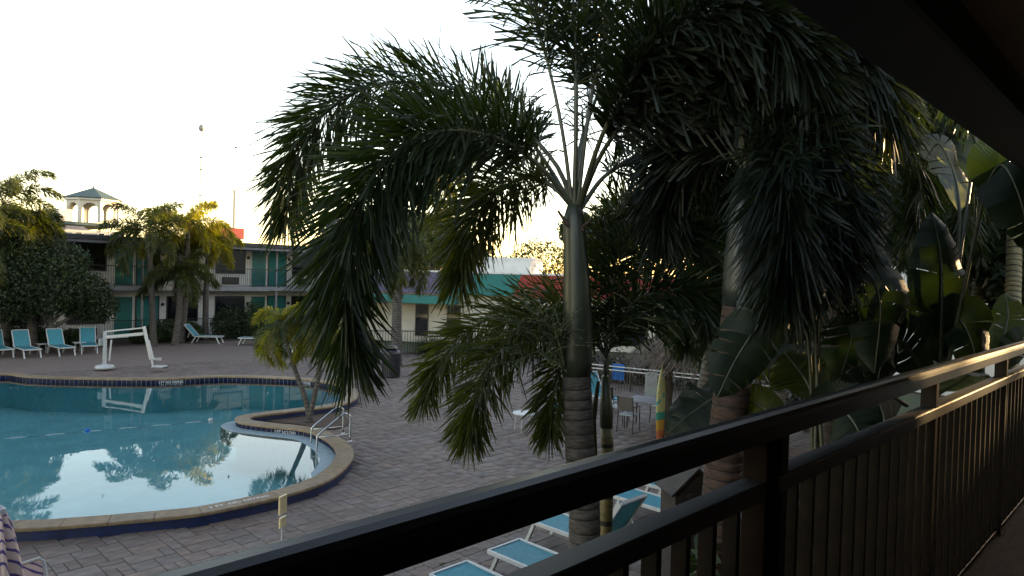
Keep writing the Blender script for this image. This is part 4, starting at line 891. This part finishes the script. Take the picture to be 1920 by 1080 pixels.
tree('broad dark round-crowned tree in front of the motel at left', (c0.x+.4, c0.y, 0), [(c0.x, c0.y, 3.0, 2.0, 1.6, 1.5), (c0.x+1.5, c0.y+.2, 2.5, 1.3, 1.2, 1.2), (c0.x-1.4, c0.y-.2, 2.8, 1.5, 1.3, 1.5), (c0.x+.6, c0.y+.6, 4.0, 1.4, 1.3, 1.0), (c0.x-.9, c0.y+.5, 4.2, 1.5, 1.3, 1.0), (c0.x+2.1, c0.y, 2.0, .9, .9, .8), (c0.x-2.6, c0.y, 2.6, 1.4, 1.2, 1.6)], 26000, .085, M['leaf_tree'], .16, None, 5)
SH = [(268, 632, .6, .7, 'rounded green shrub at the left foot of the motel palms'), (310, 636, 1.0, 1.0, 'larger green shrub at the foot of the motel palms'), (352, 634, .7, .9, 'rounded green shrub at the right foot of the motel palms'), (430, 622, 1.0, 1.6, 'dark broad shrub before the ground floor windows'),
      (475, 612, .8, 1.8, 'upright dark shrub against the motel wall'), (60, 640, 1.0, .9, 'dark shrub behind the left row of loungers'), (20, 642, 1.0, .9, 'dark shrub at the left edge behind the loungers'), (130, 640, .8, .7, 'low shrub right of the left tree trunk')]
for k, (px, py, r_, h_, lb) in enumerate(SH):
    c = OP(px, py, 38.4); tree(lb, (c.x, 38.4, 0), [(c.x, 38.4, h_*.6, r_, .7, h_*.6), (c.x+r_*.5, 38.6, h_*.5, r_*.7, .6, h_*.5), (c.x-r_*.5, 38.3, h_*.45, r_*.6, .6, h_*.45)], 4500, .065, M['leaf_shrub'] if k % 3 else M['leaf_tree'], .04, 'shrubs along the motel wall', 200+k, 'shrub', 'shrub', 3)
# restaurant side: grey-trunk palm, fluffy shrub and background trees
palm('grey-trunked palm behind the black bin', (18.1, 24.35, 0), DP(752, 470, 30.3), .23, .19, 13, 2.3, None, [M['leaf2'], M['rachis']], 300, .55, .036, .5, 'bark_far', 1.0, (-45, 75), (1.0, 2.0), 121)
bc = G(805, 662)
for k, (dx, lb) in enumerate(((0, 'fluffy grey-green grass shrub right of the black bin'), (1.6, 'fluffy grass shrub behind the slim palm fronds'))):
    g = thing('grass_shrub', lb, 'shrub', (bc.x+dx*.9-1.0*k*0, bc.y-dx, 0), 0, 'fluffy shrubs by the fence')
    for q in range(46):
        rr = random.Random(300+k*50+q); a = rr.uniform(0, 6.28)
        if q == 0: mb = MB()
    P0 = np.zeros((700, 3)); r = np.random.default_rng(300+k); az = r.uniform(0, 6.28, 700); e = r.uniform(.5, 1.5, 700); Ln = r.uniform(.9, 1.7, 700); b0 = np.stack([np.cos(az), np.sin(az)], 1)*r.uniform(0, .45, 700)[:, None]
    V = np.zeros((700, 8, 3)); wv = np.stack([-np.sin(az), np.cos(az), 0*az], 1)*.016
    for s_ in range(4):
        q = s_/3; x = Ln*q*np.cos(e)*(1+.5*q); z = Ln*(q*np.sin(e)-.42*q*q); c = np.stack([b0[:, 0]+np.cos(az)*x, b0[:, 1]+np.sin(az)*x, z], 1); V[:, 2*s_] = c-wv*(1.1-q); V[:, 2*s_+1] = c+wv*(1.1-q)
    F = np.array([[2*s_, 2*s_+1, 2*s_+3, 2*s_+2] for s_ in range(3)]); np_mesh('blades', V.reshape(-1, 3), (np.arange(700)[:, None, None]*8+F).reshape(-1, 4), [M['leaf_shrub']], g)
BT = [(DP(815, 470, 47), 2.6, 'light green tree behind the purple fascia', 'leaf_hedge'), (DP(760, 455, 52), 3.2, 'rounded tree beyond the pavilion roof at left', 'leaf_hedge'), (DP(1105, 450, 50), 2.4, 'slim dark tree beyond the pavilion roof', 'leaf_tree'), (DP(1230, 440, 50), 3.5, 'broad tree beyond the red fascia', 'leaf_hedge'),
      (DP(1380, 430, 47), 3.6, 'broad dark tree behind the thatched hut', 'leaf_tree'), (DP(1530, 420, 44), 3.6, 'tall tree behind the planting bed', 'leaf_hedge'), (DP(1680, 400, 42), 3.4, 'tall tree behind the upright paddle leaf', 'leaf_tree'), (DP(660, 460, 54), 3.0, 'tree at the end of the motel block', 'leaf_hedge'), (DP(1820, 440, 46), 2.6, 'tall tree above the white end wall', 'leaf_hedge'),
      (Vector((17.5, 1.6, 5.2)), 2.0, 'sun-blocking tree added beside the end of our wing', 'leaf_tree'), (Vector((22, 1.2, 5.8)), 2.5, 'sun-blocking tree added at the right edge before the white end wall', 'leaf_hedge'), (Vector((25.5, -3.2, 6.2)), 2.6, 'sparse tree added near the corner of the white end wall to dapple the sun', 'leaf_tree'),  # these three trees are added to block and dapple the low sun
      (Vector((44, 42, 4.5)), 4.2, 'tall tree at the far corner of the court', 'leaf_tree')]
for k, (c, r_, lb, ml) in enumerate(BT):
    rr = random.Random(400+k); cl = [(c.x+rr.uniform(-.8, .8)*r_, c.y+rr.uniform(-.8, .8)*r_, c.z+rr.uniform(-.5, .45)*r_, r_*rr.uniform(.5, .75), r_*rr.uniform(.5, .75), r_*rr.uniform(.4, .6)) for _ in range(7)]
    tree(lb, (c.x, c.y, 0), cl, 2600 if 'corner of the white' in lb else 26000, .13, M[ml], .2, 'trees beyond the pool court', 400+k)

# ------------------------------------------------------------------ sun loungers
def make_lounger():
    t = thing('sun_lounger', '', 'sun lounger')
    W2, Lg, hz = .30, 1.30, .36                           # foot end at y = 0, head towards +y
    f = MB()
    for s in (-1, 1): f.bar((s*W2, 0, hz), (s*W2, Lg, hz), .034, .05)
    f.bar((-W2, .01, hz), (W2, .01, hz), .034, .05).bar((-W2, Lg, hz-.01), (W2, Lg, hz-.01), .04, .05)
    f.build('frame', M['white'], t)
    for s in (-1, 1):
        MB().bar((s*(W2-.004), .18, hz-.03), (s*(W2-.004), .02, 0), .045, .05).build('leg', M['white'], t)
        MB().bar((s*(W2-.004), Lg-.05, hz-.03), (s*(W2-.004), Lg+.14, 0), .045, .05).build('leg', M['white'], t)
    s_ = MB(); n = 10
    vs = [(x, .03+(Lg-.05)*k/n, hz+.012-.022*math.sin(math.pi*k/n)*(1-abs(x)/W2*.6)) for k in range(n+1) for x in (-W2+.014, -.1, .1, W2-.014)]
    s_.add(vs, [(4*k+i, 4*k+i+1, 4*k+5+i, 4*k+4+i) for k in range(n) for i in range(3)]); s_.build('seat_sling', M['sling'], t, True)
    b = MB(); Lb = .78
    for s in (-1, 1): b.bar((s*W2, 0, 0), (s*W2, Lb, 0), .034, .045)
    b.bar((-W2, Lb, 0), (W2, Lb, 0), .034, .045)
    bo = b.build('backrest', M['white'], t); bo.location = (0, Lg+.01, hz)
    s_ = MB(); vs = [(x, .03+(Lb-.05)*k/n, .012-.015*math.sin(math.pi*k/n)) for k in range(n+1) for x in (-W2+.014, -.1, .1, W2-.014)]
    s_.add(vs, [(4*k+i, 4*k+i+1, 4*k+5+i, 4*k+4+i) for k in range(n) for i in range(3)]); s_.build('back_sling', M['sling'], bo, True)
    for s in (-1, 1): MB().bar((s*(W2-.05), .35, -.02), (s*(W2-.05), .18, -.3), .025, .03).build('prop', M['white'], bo)
    return t
proto = make_lounger(); used = [False]
def lounger(x, y, rz, back, label, group, sc=1.0):
    t = proto if not used[0] else copy_tree(proto); used[0] = True
    t.location = (x, y, 0); t.rotation_euler = (0, 0, rz); t.scale = (sc,)*3; t['label'] = label; t['group'] = group
    for c in t.children:
        if c.name.startswith('backrest'): c.rotation_euler = (D2R(back), 0, 0)
NL = 'turquoise loungers below the railing'
lounger(5.75, 6.55, math.pi, 4, 'turquoise lounger nearest the camera, lying flat under the railing', NL)
lounger(6.79, 6.62, math.pi, 4, 'flat turquoise lounger just left of the big palm trunk', NL)
lounger(8.05, 7.12, math.pi, 58, 'turquoise lounger with raised backrest behind the big palm trunk', NL)
lounger(9.98, 6.95, math.pi, 6, 'flat turquoise lounger left of the gabled wooden cabinet', NL)
lounger(11.0, 7.05, math.pi, 6, 'flat turquoise lounger farthest along the railing row', NL)
FLg = 'turquoise loungers across the pool'
for px, py, rz, bk, lb in ((10, 672, .09, 62, 'turquoise lounger cut by the left picture edge across the pool'), (62, 672, .09, 62, 'second turquoise lounger from the left across the pool'), (127, 668, .09, 62, 'third turquoise lounger from the left across the pool'), (168, 664, -.20, 62, 'turquoise lounger facing the pool just left of the pool lift'),
                          (416, 644, .80, 48, 'turquoise lounger right of the motel palm cluster'), (450, 646, -2.37, 48, 'turquoise lounger half hidden left of the twin-stemmed palm'), (519, 661, -2.37, 48, 'turquoise lounger behind the twin-stemmed palm, left one'), (549, 664, -2.45, 48, 'turquoise lounger behind the twin-stemmed palm, right one'), (612, 670, -2.37, 45, 'turquoise lounger behind the tip of the drooping frond')):
    c = G(px, py); lounger(c.x, c.y, rz, bk, lb, FLg, 1.0)
for px, py, rz, bk, lb in ((1050, 806, -.9, 8, 'turquoise lounger behind the slim palm, beside the low table'), (1165, 775, -.3, 55, 'turquoise lounger with raised back near the dining table')):
    c = G(px, py); lounger(c.x, c.y, rz, bk, lb, 'loungers near the tiki hut')
# side tables
def side_table(loc, label, r=.26, h=.44, round_=True):
    t = thing('side_table', label, 'table', loc, 0, 'small side tables')
    if round_: MB().lathe([(0, h-.03), (r, h-.03), (r+.01, h-.015), (r, h), (0, h)], n=24).build('table_top', M['white'], t)
    else: MB().box(-r, r, -r, r, h-.03, h, bev=.01).build('table_top', M['white'], t)
    for k in range(4):
        a = k*math.pi/2+.4; MB().tube([(r*.8*math.cos(a), r*.8*math.sin(a), h-.03), (r*.88*math.cos(a), r*.88*math.sin(a), 0)], .014, 6).build('leg', M['white'], t)
    return t
side_table(G(985, 808), 'round grey-white side table on the deck left of the slim palm', .34, .48)
side_table(G(80, 662), 'small side table between the left loungers', .24, .42, False); side_table(G(148, 659), 'small side table between the third and fourth left loungers', .24, .42, False)

# ------------------------------------------------------------------ pool access lift
lb_ = G(196, 694); lf = thing('pool_lift', 'white pool access lift with boom and hanging seat at the far pool edge', 'pool lift', lb_); LI = Matrix.Translation(-lb_)
dl = (lb_-Vector((0, 0, EYE))).dot(FWD)
def lp(mb, name, mt='white', sm=False): o = mb.build(name, M[mt], lf, sm); o.matrix_parent_inverse = LI; return o
q = lambda x, y, dd=0: DP(x, y, dl+dd)
lp(MB().lathe([(0, .03), (.30, .05), (.34, .10), (.30, .18), (.12, .22), (0, .23)], tuple(lb_), 20), 'base', sm=True)
lp(MB().bar(q(196, 690), q(197, 621), .12, .12), 'mast'); lp(MB().bar(q(199, 632), q(270, 625.5), .10, .11), 'boom'); lp(MB().bar(q(199, 621.5), q(270, 614.5), .05, .05), 'tie_bar')
lp(MB().bar(q(270, 612), q(283, 674), .08, .09), 'drop_arm'); lp(MB().bar(q(278, 638, -.1), q(287, 672, -.1), .12, .03), 'seat_back'); lp(MB().box(-.22, .22, -.2, .2, -.03, .03, bev=.02), 'seat')
so = bpy.context.scene.collection.objects[-1]; so.matrix_parent_inverse = Matrix(); so.location = q(299, 687)-lb_; so.rotation_euler = (0, 0, -.78)
lp(MB().bar(q(285, 672, -.2), q(303, 671.5, -.2), .035, .035).bar(q(285, 674, .2), q(303, 675, .2), .035, .035), 'armrest'); lp(MB().bar(q(284, 672), q(287, 688), .05, .05), 'hanger')
lp(MB().bar(q(309, 690), q(313, 688), .3, .03), 'footrest', 'black'); lp(MB().bar(q(209, 637), q(205, 676), .05, .05), 'brace'); lp(MB().box(-.1, .1, -.1, .1, -.13, .13, bev=.02), 'battery_box', 'board')
so = bpy.context.scene.collection.objects[-1]; so.matrix_parent_inverse = Matrix(); so.location = q(191, 642)-lb_

# ------------------------------------------------------------------ pool ladder, bin, sign, umbrella
la = thing('pool_ladder', 'stainless pool ladder with twin handrails over the near lobe coping', 'ladder', G(648, 818)); LI2 = Matrix.Translation(-la.location)
fA, fB = G(656, 828, .2), G(643, 813, .2); inw = (G(578, 835, .2)-fA); inw.z = 0; inw.normalize()
for k, f in enumerate((fA, fB)):
    z = lambda dx, h: f+inw*dx+Vector((0, 0, h))
    pts = [z(0, 0), z(0, .50), z(.02, .58), z(.10, .63), z(.20, .60), z(.62, .28), z(.70, .2), z(.73, .1), z(.73, -.75), z(.68, -.85)]
    P_ = spline(pts, 50); o = MB().tube([tuple(p) for p in P_], .021, 10).build('handrail', M['steel'], la, True); o.matrix_parent_inverse = LI2
    o = MB().tube([tuple(z(0, .16)), tuple(z(.71, .16))], .014, 8).build('brace', M['steel'], la, True); o.matrix_parent_inverse = LI2
    o = MB().lathe([(0, 0), (.045, 0), (.05, .012), (.02, .025)], tuple(f), 14).build('escutcheon', M['steel'], la, True); o.matrix_parent_inverse = LI2
for h in (-.22, -.48, -.72):
    a = fA+inw*.73+Vector((0, 0, h)); b = fB+inw*.73+Vector((0, 0, h)); o = MB().bar(a, b, .09, .03).build('tread', M['steel'], la); o.matrix_parent_inverse = LI2
tb = thing('trash_bin', 'black slatted trash bin with hooded lid standing on the deck', 'bin', G(733, 707))
MB().lathe([(0, 0), (.29, 0), (.31, .05), (.31, .10), (.29, .1), (.29, .8), (.31, .8), (.31, .86), (.28, .88)], n=28).build('body', M['bin'], tb)
for k in range(28):
    a = 2*math.pi*k/28; o = MB().box(-.022, .022, -.008, .008, .1, .8).build('slat', M['bin'], tb); o.location = (.303*math.cos(a), .303*math.sin(a), 0); o.rotation_euler = (0, 0, a+math.pi/2)
MB().lathe([(.32, .87), (.33, .92), (.27, 1.02), (.22, 1.05)], n=28).build('lid', M['bin'], tb, True)
ho = MB(); n_ = 14
for k in range(n_):
    a0, a1 = math.pi*k/n_, math.pi*(k+1)/n_; ho.add([(-.2, .2*math.cos(a0), 1.04+.17*math.sin(a0)), (.2, .2*math.cos(a0), 1.04+.17*math.sin(a0)), (.2, .2*math.cos(a1), 1.04+.17*math.sin(a1)), (-.2, .2*math.cos(a1), 1.04+.17*math.sin(a1))], [(0, 1, 2, 3)])
ho.build('hood', M['bin'], tb).rotation_euler = (0, 0, YAW)
tb.scale = (1.12, 1.12, 1.0)
sg_ = G(528, 1060); sg = thing('deck_sign', 'slim post with a small sign plate coloured golden like sunlight by the pool edge', 'sign', sg_, YAW)
dS = (sg_-Vector((0, 0, EYE))).dot(FWD); zt = DP(527, 928, dS).z; zm = DP(527, 985, dS).z; zk = DP(527, 962, dS).z
MB().tube([(0, 0, 0), (0, 0, zm)], .018, 8).build('post', M['white'], sg)
MB().box(-.012, .012, -.085, .075, zk, zt).build('sign_plate', M['gold'], sg); MB().box(-.012, .012, -.07, .07, zm-.02, zm+.12).build('lower_plate', M['gold'], sg); sg.rotation_euler = (0, 0, D2R(-62))
MB().lathe([(0, 0), (.16, 0), (.16, .03), (.03, .05)], n=16).build('base', M['slab'], sg)
um_ = DP(-2, 1075, 6.3); um = thing('closed_umbrella', 'closed patterned cream pool umbrella lit by the sun at the left edge', 'umbrella', (um_.x, um_.y, 0)); zt = DP(10, 962, 6.3).z
MB().tube([(0, 0, 0), (0, 0, zt+.02)], .022, 10).build('pole', M['white'], um)
mb = MB(); n_, m_ = 48, 14; vs = []
for j in range(m_+1):
    qv = j/m_; R0 = .04+.20*qv**.8; z = zt-qv*1.15
    for k in range(n_): a = 2*math.pi*k/n_; rr_ = R0*(1+.32*math.cos(8*a+.5*math.sin(3*qv)))*(1+.05*math.sin(13*a)); vs.append((rr_*math.cos(a+.5*qv), rr_*math.sin(a+.5*qv), z-.03*math.cos(8*a)*qv))
mb.add(vs, [(j*n_+k, j*n_+(k+1) % n_, (j+1)*n_+(k+1) % n_, (j+1)*n_+k) for j in range(m_) for k in range(n_)]); mb.build('canopy', M['canvas'], um, True)
MB().lathe([(0, .0), (.05, 0), (.045, .05), (0, .09)], (0, 0, zt-.01), 12).build('finial', M['white'], um); MB().lathe([(0, 0), (.28, 0), (.28, .06), (.05, .1)], n=20).build('base', M['slab'], um)
ch_ = DP(58, 1076, 6.6); sc = thing('sling_chair', 'cream patterned sling chair mostly cut off at the lower left corner', 'chair', (ch_.x, ch_.y, 0), .3); zc = ch_.z
for s in (-1, 1): MB().tube([(s*.28, 0, 0), (s*.28, .1, zc*.45), (s*.27, .28, zc-.03), (s*.24, .30, zc)], .016, 8).build('frame', M['white'], sc, True)
MB().tube([(-.25, .30, zc), (.25, .30, zc)], .018, 8).build('top_bar', M['cream'], sc); MB().add([(-.25, .1, zc*.45), (.25, .1, zc*.45), (.25, .29, zc-.01), (-.25, .29, zc-.01)], [(0, 1, 2, 3)]).build('back_sling', M['canvas'], sc)
MB().add([(-.25, -.35, zc*.48), (.25, -.35, zc*.48), (.25, .1, zc*.45), (-.25, .1, zc*.45)], [(0, 1, 2, 3)]).build('seat_sling', M['canvas'], sc)
for s in (-1, 1): MB().tube([(s*.28, -.4, 0), (s*.28, -.36, zc*.48), (s*.28, .1, zc*.45)], .016, 8).build('leg', M['white'], sc, True)

# ------------------------------------------------------------------ gabled wooden cabinet
gc = DP(1293, 868, 8.0); gb = thing('gabled_cabinet', 'narrow brown wooden cabinet with a steep gable roof behind the railing', 'cabinet', (gc.x, gc.y, 0), D2R(-35))
zt = gc.z; hw = .25
for k in range(5): MB().box(-hw+k*.1+.002, -hw+k*.1+.098, -.2, .2, .0, zt-.26).build('plank', M['wood_dk'], gb)
MB().add([(-hw, -.2, zt-.258), (hw, -.2, zt-.258), (0, -.2, zt-.03), (-hw, .2, zt-.258), (hw, .2, zt-.258), (0, .2, zt-.03)], [(0, 1, 2), (5, 4, 3), (0, 3, 4, 1)]).build('gable', M['wood_dk'], gb)
for s in (-1, 1): MB().bar((s*(hw+.06), 0, zt-.30), (0, 0, zt-.005), .5, .025).build('roof_board', M['wood_dk'], gb)

# ------------------------------------------------------------------ tiki hut, bar, surfboard, tables, fence
hc = Vector((17.3, 8.4, 0)); th = thing('tiki_hut', 'thatched tiki hut with shaggy straw roof behind the palms', 'hut', hc); RE = 2.75
for k in range(6):
    a = k*math.pi/3+.62; MB().tube([(2.25*math.cos(a), 2.25*math.sin(a), 0), (2.22*math.cos(a), 2.22*math.sin(a), 2.25)], [.085, .07], 10).build('post', M['wood_dk'], th)
MB().lathe([(RE*.93, 2.12), (.1, 3.9)], n=24).build('roof_deck', M['wood_dk'], th)
r = np.random.default_rng(77); nt_ = 5200; az = r.uniform(0, 2*math.pi, nt_); tq = np.sqrt(r.random(nt_)); R1 = RE*tq; z1 = 3.95-(3.95-2.12)*tq
ln = r.uniform(.35, .65, nt_); V = np.zeros((nt_, 4, 3)); dr_ = np.stack([np.cos(az+r.normal(0, .08, nt_))*.80, np.sin(az)*.80, -.60*np.ones(nt_)-r.uniform(0, .3, nt_)], 1); pw = np.stack([-np.sin(az), np.cos(az), 0*az], 1)*r.uniform(.008, .02, nt_)[:, None]
P_ = np.stack([R1*np.cos(az), R1*np.sin(az), z1+r.uniform(.0, .1, nt_)], 1); V[:, 0] = P_-pw; V[:, 1] = P_+pw; V[:, 2] = P_+dr_*ln[:, None]+pw*.5; V[:, 3] = P_+dr_*ln[:, None]-pw*.5
o = np_mesh('thatch', V.reshape(-1, 3), np.arange(nt_*4).reshape(-1, 4), [M['thatch']], th); tag(o, kind='stuff')
br = thing('bar_counter', 'brown wooden bar counter with pale top under the thatched hut', 'bar counter', G(1318, 818), D2R(-45))
for k in range(12): MB().box(-.12+k*.12+.003, -.12+(k+1)*.12-.003, -.02, .02, 0, .98).build('plank', M['wood'], br)
MB().box(-.2, 1.42, -.15, .5, .985, 1.03, bev=.01).build('counter_top', M['slab'], br); MB().box(-.1, 1.3, .022, .4, .02, .98).build('core', M['wood_dk'], br)
mn = thing('menu_frame', 'small white framed card standing on the bar counter', 'sign', G(1318, 818)+Vector((.25, .12, 1.032)), D2R(-60)); MB().box(-.2, .2, -.012, .012, 0, .3, bev=.005).build('frame', M['white'], mn); MB().box(-.16, .16, -.016, -.013, .04, .26).build('card', M['leaf_gold'] if False else M['teal'], mn)
sb_ = G(1236, 838); su = thing('surfboard', 'yellow painted surfboard standing upright against a dark post', 'surfboard', sb_, 0)
zt = DP(1233, 682, (sb_-Vector((0, 0, EYE))).dot(FWD)).z; mb = MB(); n_ = 30; vs = []
for i in range(n_+1):
    t = i/n_; wv = .235*max(.02, math.sin(math.pi*min(1, t*.93+.10))**.62) if t < 1 else .004; wv *= (1-.35*(1-t)**2)
    cx = .03*math.sin(t*3); z = .02+t*(zt-.02)
    vs += [(cx-wv, 0, z), (cx-wv*.6, -.028, z), (cx+wv*.6, -.028, z), (cx+wv, 0, z), (cx+wv*.6, .022, z), (cx-wv*.6, .022, z)]
mb.add(vs, [(i*6+k, i*6+(k+1) % 6, i*6+6+(k+1) % 6, i*6+6+k) for i in range(n_) for k in range(6)]+[tuple(range(6)), tuple(range(n_*6+5, n_*6-1, -1))])
so = mb.build('board', M['surf'], su, True); so.scale = (.95, 1, 1); su.rotation_euler = (0, 0, YAW-math.pi/2+D2R(38)); so.location = (0, 0, 0)
MB().bar((0, .022, .3), (0, .16, .3), .02, .02).build('bracket', M['frame'], su)
ps = thing('hut_signpost', 'dark timber post directly behind the surfboard', 'post', sb_+Vector((.16, .02, 0))+RIGHT*.09); MB().tube([(0, 0, 0), (.02, 0, 1.2), (0, 0, 2.35)], [.11, .105, .10], 12).build('post', M['wood_dk'], ps)
def dining_chair(loc, rz, label):
    t = thing('dining_chair', label, 'chair', loc, rz, 'dark dining chairs by the hut')
    MB().box(-.22, .22, -.22, .22, .43, .46, bev=.01).build('seat', M['board'], t)
    for sx in (-1, 1):
        MB().tube([(sx*.21, -.22, .45), (sx*.22, -.25, 0)], .014, 6).build('leg', M['rust'], t)
        MB().tube([(sx*.22, .28, 0), (sx*.21, .22, .45), (sx*.21, .30, .95)], .014, 6).build('leg', M['rust'], t)
        MB().tube([(sx*.215, -.2, .46), (sx*.225, -.2, .66), (sx*.22, .25, .68)], .012, 6).build('armrest', M['rust'], t)
    MB().box(-.2, .2, .255, .275, .58, .94).build('backrest', M['frame'], t)
tc_ = G(1212, 800); dt = thing('dining_table', 'pale square dining table on dark legs beyond the surfboard', 'table', tc_, .3)
MB().box(-.5, .5, -.5, .5, .72, .75, bev=.01).build('table_top', M['slab'], dt)
for sx in (-1, 1):
    for sy in (-1, 1): MB().tube([(sx*.4, sy*.4, .72), (sx*.42, sy*.42, 0)], .02, 6).build('leg', M['rust'], dt)
for dx, dy, rz, lb in ((-.15, .85, .2, 'dark chair at the far side of the dining table'), (-.85, .0, 1.8, 'dark chair with pale seat at the left of the dining table'), (-.1, -.85, 3.3, 'dark chair with its back to the surfboard'), (.85, .1, -1.4, 'dark chair at the hut side of the dining table')): dining_chair(tc_+Vector((dx, dy, 0)), rz, lb)
# black picket fence with white top rails
FA, FB = G(1090, 681, .85), G(1470, 719, .85); FA.z = FB.z = 0; fd = (FB-FA).normalized(); flen = (FB-FA).length
fe = thing('deck_fence', 'black picket fence with two white top rails behind the dining table', 'fence', FA, math.atan2(fd.y, fd.x))
for z in (.72, .85): MB().box(0, flen, -.02, .02, z-.018, z+.018).build('rail', M['white'], fe)
k = 0; pk = None; x = .05
while x < flen:
    if pk is None: pk = MB().box(-.01, .01, -.01, .01, 0, .70).build('picket', M['black'], fe); pk.location = (x, .035, 0)
    else: c = pk.copy(); col.objects.link(c); c.location = (x, .035, 0)
    x += .11
for x in np.arange(0, flen, 1.9): MB().box(x-.03, x+.03, .05, .11, 0, .95).build('post', M['black'], fe)
he = thing('hedge_bank', 'dark purple-brown hedge behind the black fence', 'hedge', FA+Vector((0.9, .9, 0)), math.atan2(fd.y, fd.x)); foliage('foliage', [(x, .6+.2*(i % 2), .55, .6, .5, .7) for i, x in enumerate(np.arange(0, flen+2, .7))], 6000, .09, mat_leaf if False else leaf_mat('hedge_leaf', (.05, .03, .03), (.03, .045, .02), .2, .5), he, 66)
tw = thing('blue_towel', 'bright blue towel hanging over the white fence rail', 'towel', G(1160, 690, .8), math.atan2(fd.y, fd.x)); MB().box(-.22, .22, -.045, -.025, -.42, .12).build('towel_front', M['towel'], tw); MB().box(-.22, .22, .025, .045, -.3, .12).build('towel_back', M['towel'], tw); MB().box(-.22, .22, -.045, .045, .121, .135).build('towel_fold', M['towel'], tw)
wbp = G(1220, 752); wsg = thing('notice_board', 'pale notice board leaning at the fence behind the surfboard', 'board', wbp, YAW-math.pi/2); MB().box(-.2, .2, -.02, .02, .05, .95, bev=.01).build('panel', M['board'], wsg); MB().box(-.17, .17, -.024, -.021, .5, .88).build('notice', M['slab'], wsg)
for s in (-1, 1): MB().bar((s*.15, 0, 0), (s*.15, 0, .06), .04, .04).build('foot', M['frame'], wsg)
# black fence along the restaurant side
FA, FB = G(640, 668), G(1090, 668); fd = (FB-FA).normalized(); flen = (FB-FA).length
fe2 = thing('pool_fence', 'low black metal fence between the pool deck and the pavilion', 'fence', FA, math.atan2(fd.y, fd.x))
for z in (.15, 1.2): MB().box(0, flen, -.02, .02, z-.02, z+.02).build('rail', M['black'], fe2)
pk = None; x = .06
while x < flen:
    if pk is None: pk = MB().box(-.012, .012, .021, .045, .05, 1.25).build('picket', M['black'], fe2); pk.location = (x, 0, 0)
    else: c = pk.copy(); col.objects.link(c); c.location = (x, 0, 0)
    x += .13
# planting strip beyond the fence and along the motel
o = MB().add([(-14, 37.2, -.008), (19.5, 37.2, -.008), (19.5, 39.9, -.008), (-14, 39.9, -.008)], [(0, 1, 2, 3)]).build('planting_strip', M['soil']); tag(o, kind='structure')

# scattered fallen leaves on the deck, thicker under the palms
r = np.random.default_rng(909); P_ = []
while len(P_) < 260:
    x, y = (r.normal(6.5, 2.6), r.normal(6.3, 2.0)) if r.random() < .55 else (r.uniform(-1, 17), r.uniform(4, 30))
    p = np.array([[x, y]])
    if inside(p, np.array(DECK))[0] and not inside(p, offset(POOL, .4))[0]: P_.append((x, y))
P_ = np.array(P_); n_ = len(P_); a = r.uniform(0, 6.28, n_); ln = r.uniform(.02, .07, n_); wv = ln*r.uniform(.2, .45, n_); d = np.stack([np.cos(a), np.sin(a)], 1); e = np.stack([-d[:, 1], d[:, 0]], 1); V = np.zeros((n_, 4, 3))
for k, (u, v) in enumerate(((-1, 0), (0, 1), (1, 0), (0, -1))): V[:, k, :2] = P_+d*(u*ln)[:, None]+e*(v*wv)[:, None]; V[:, k, 2] = .007+r.uniform(0, .012, n_)
o = np_mesh('fallen_leaves', V.reshape(-1, 3), np.arange(n_*4).reshape(-1, 4), [M['leaf_dry']]); tag(o, 'small dry fallen leaves scattered over the paving', 'leaves', kind='stuff')
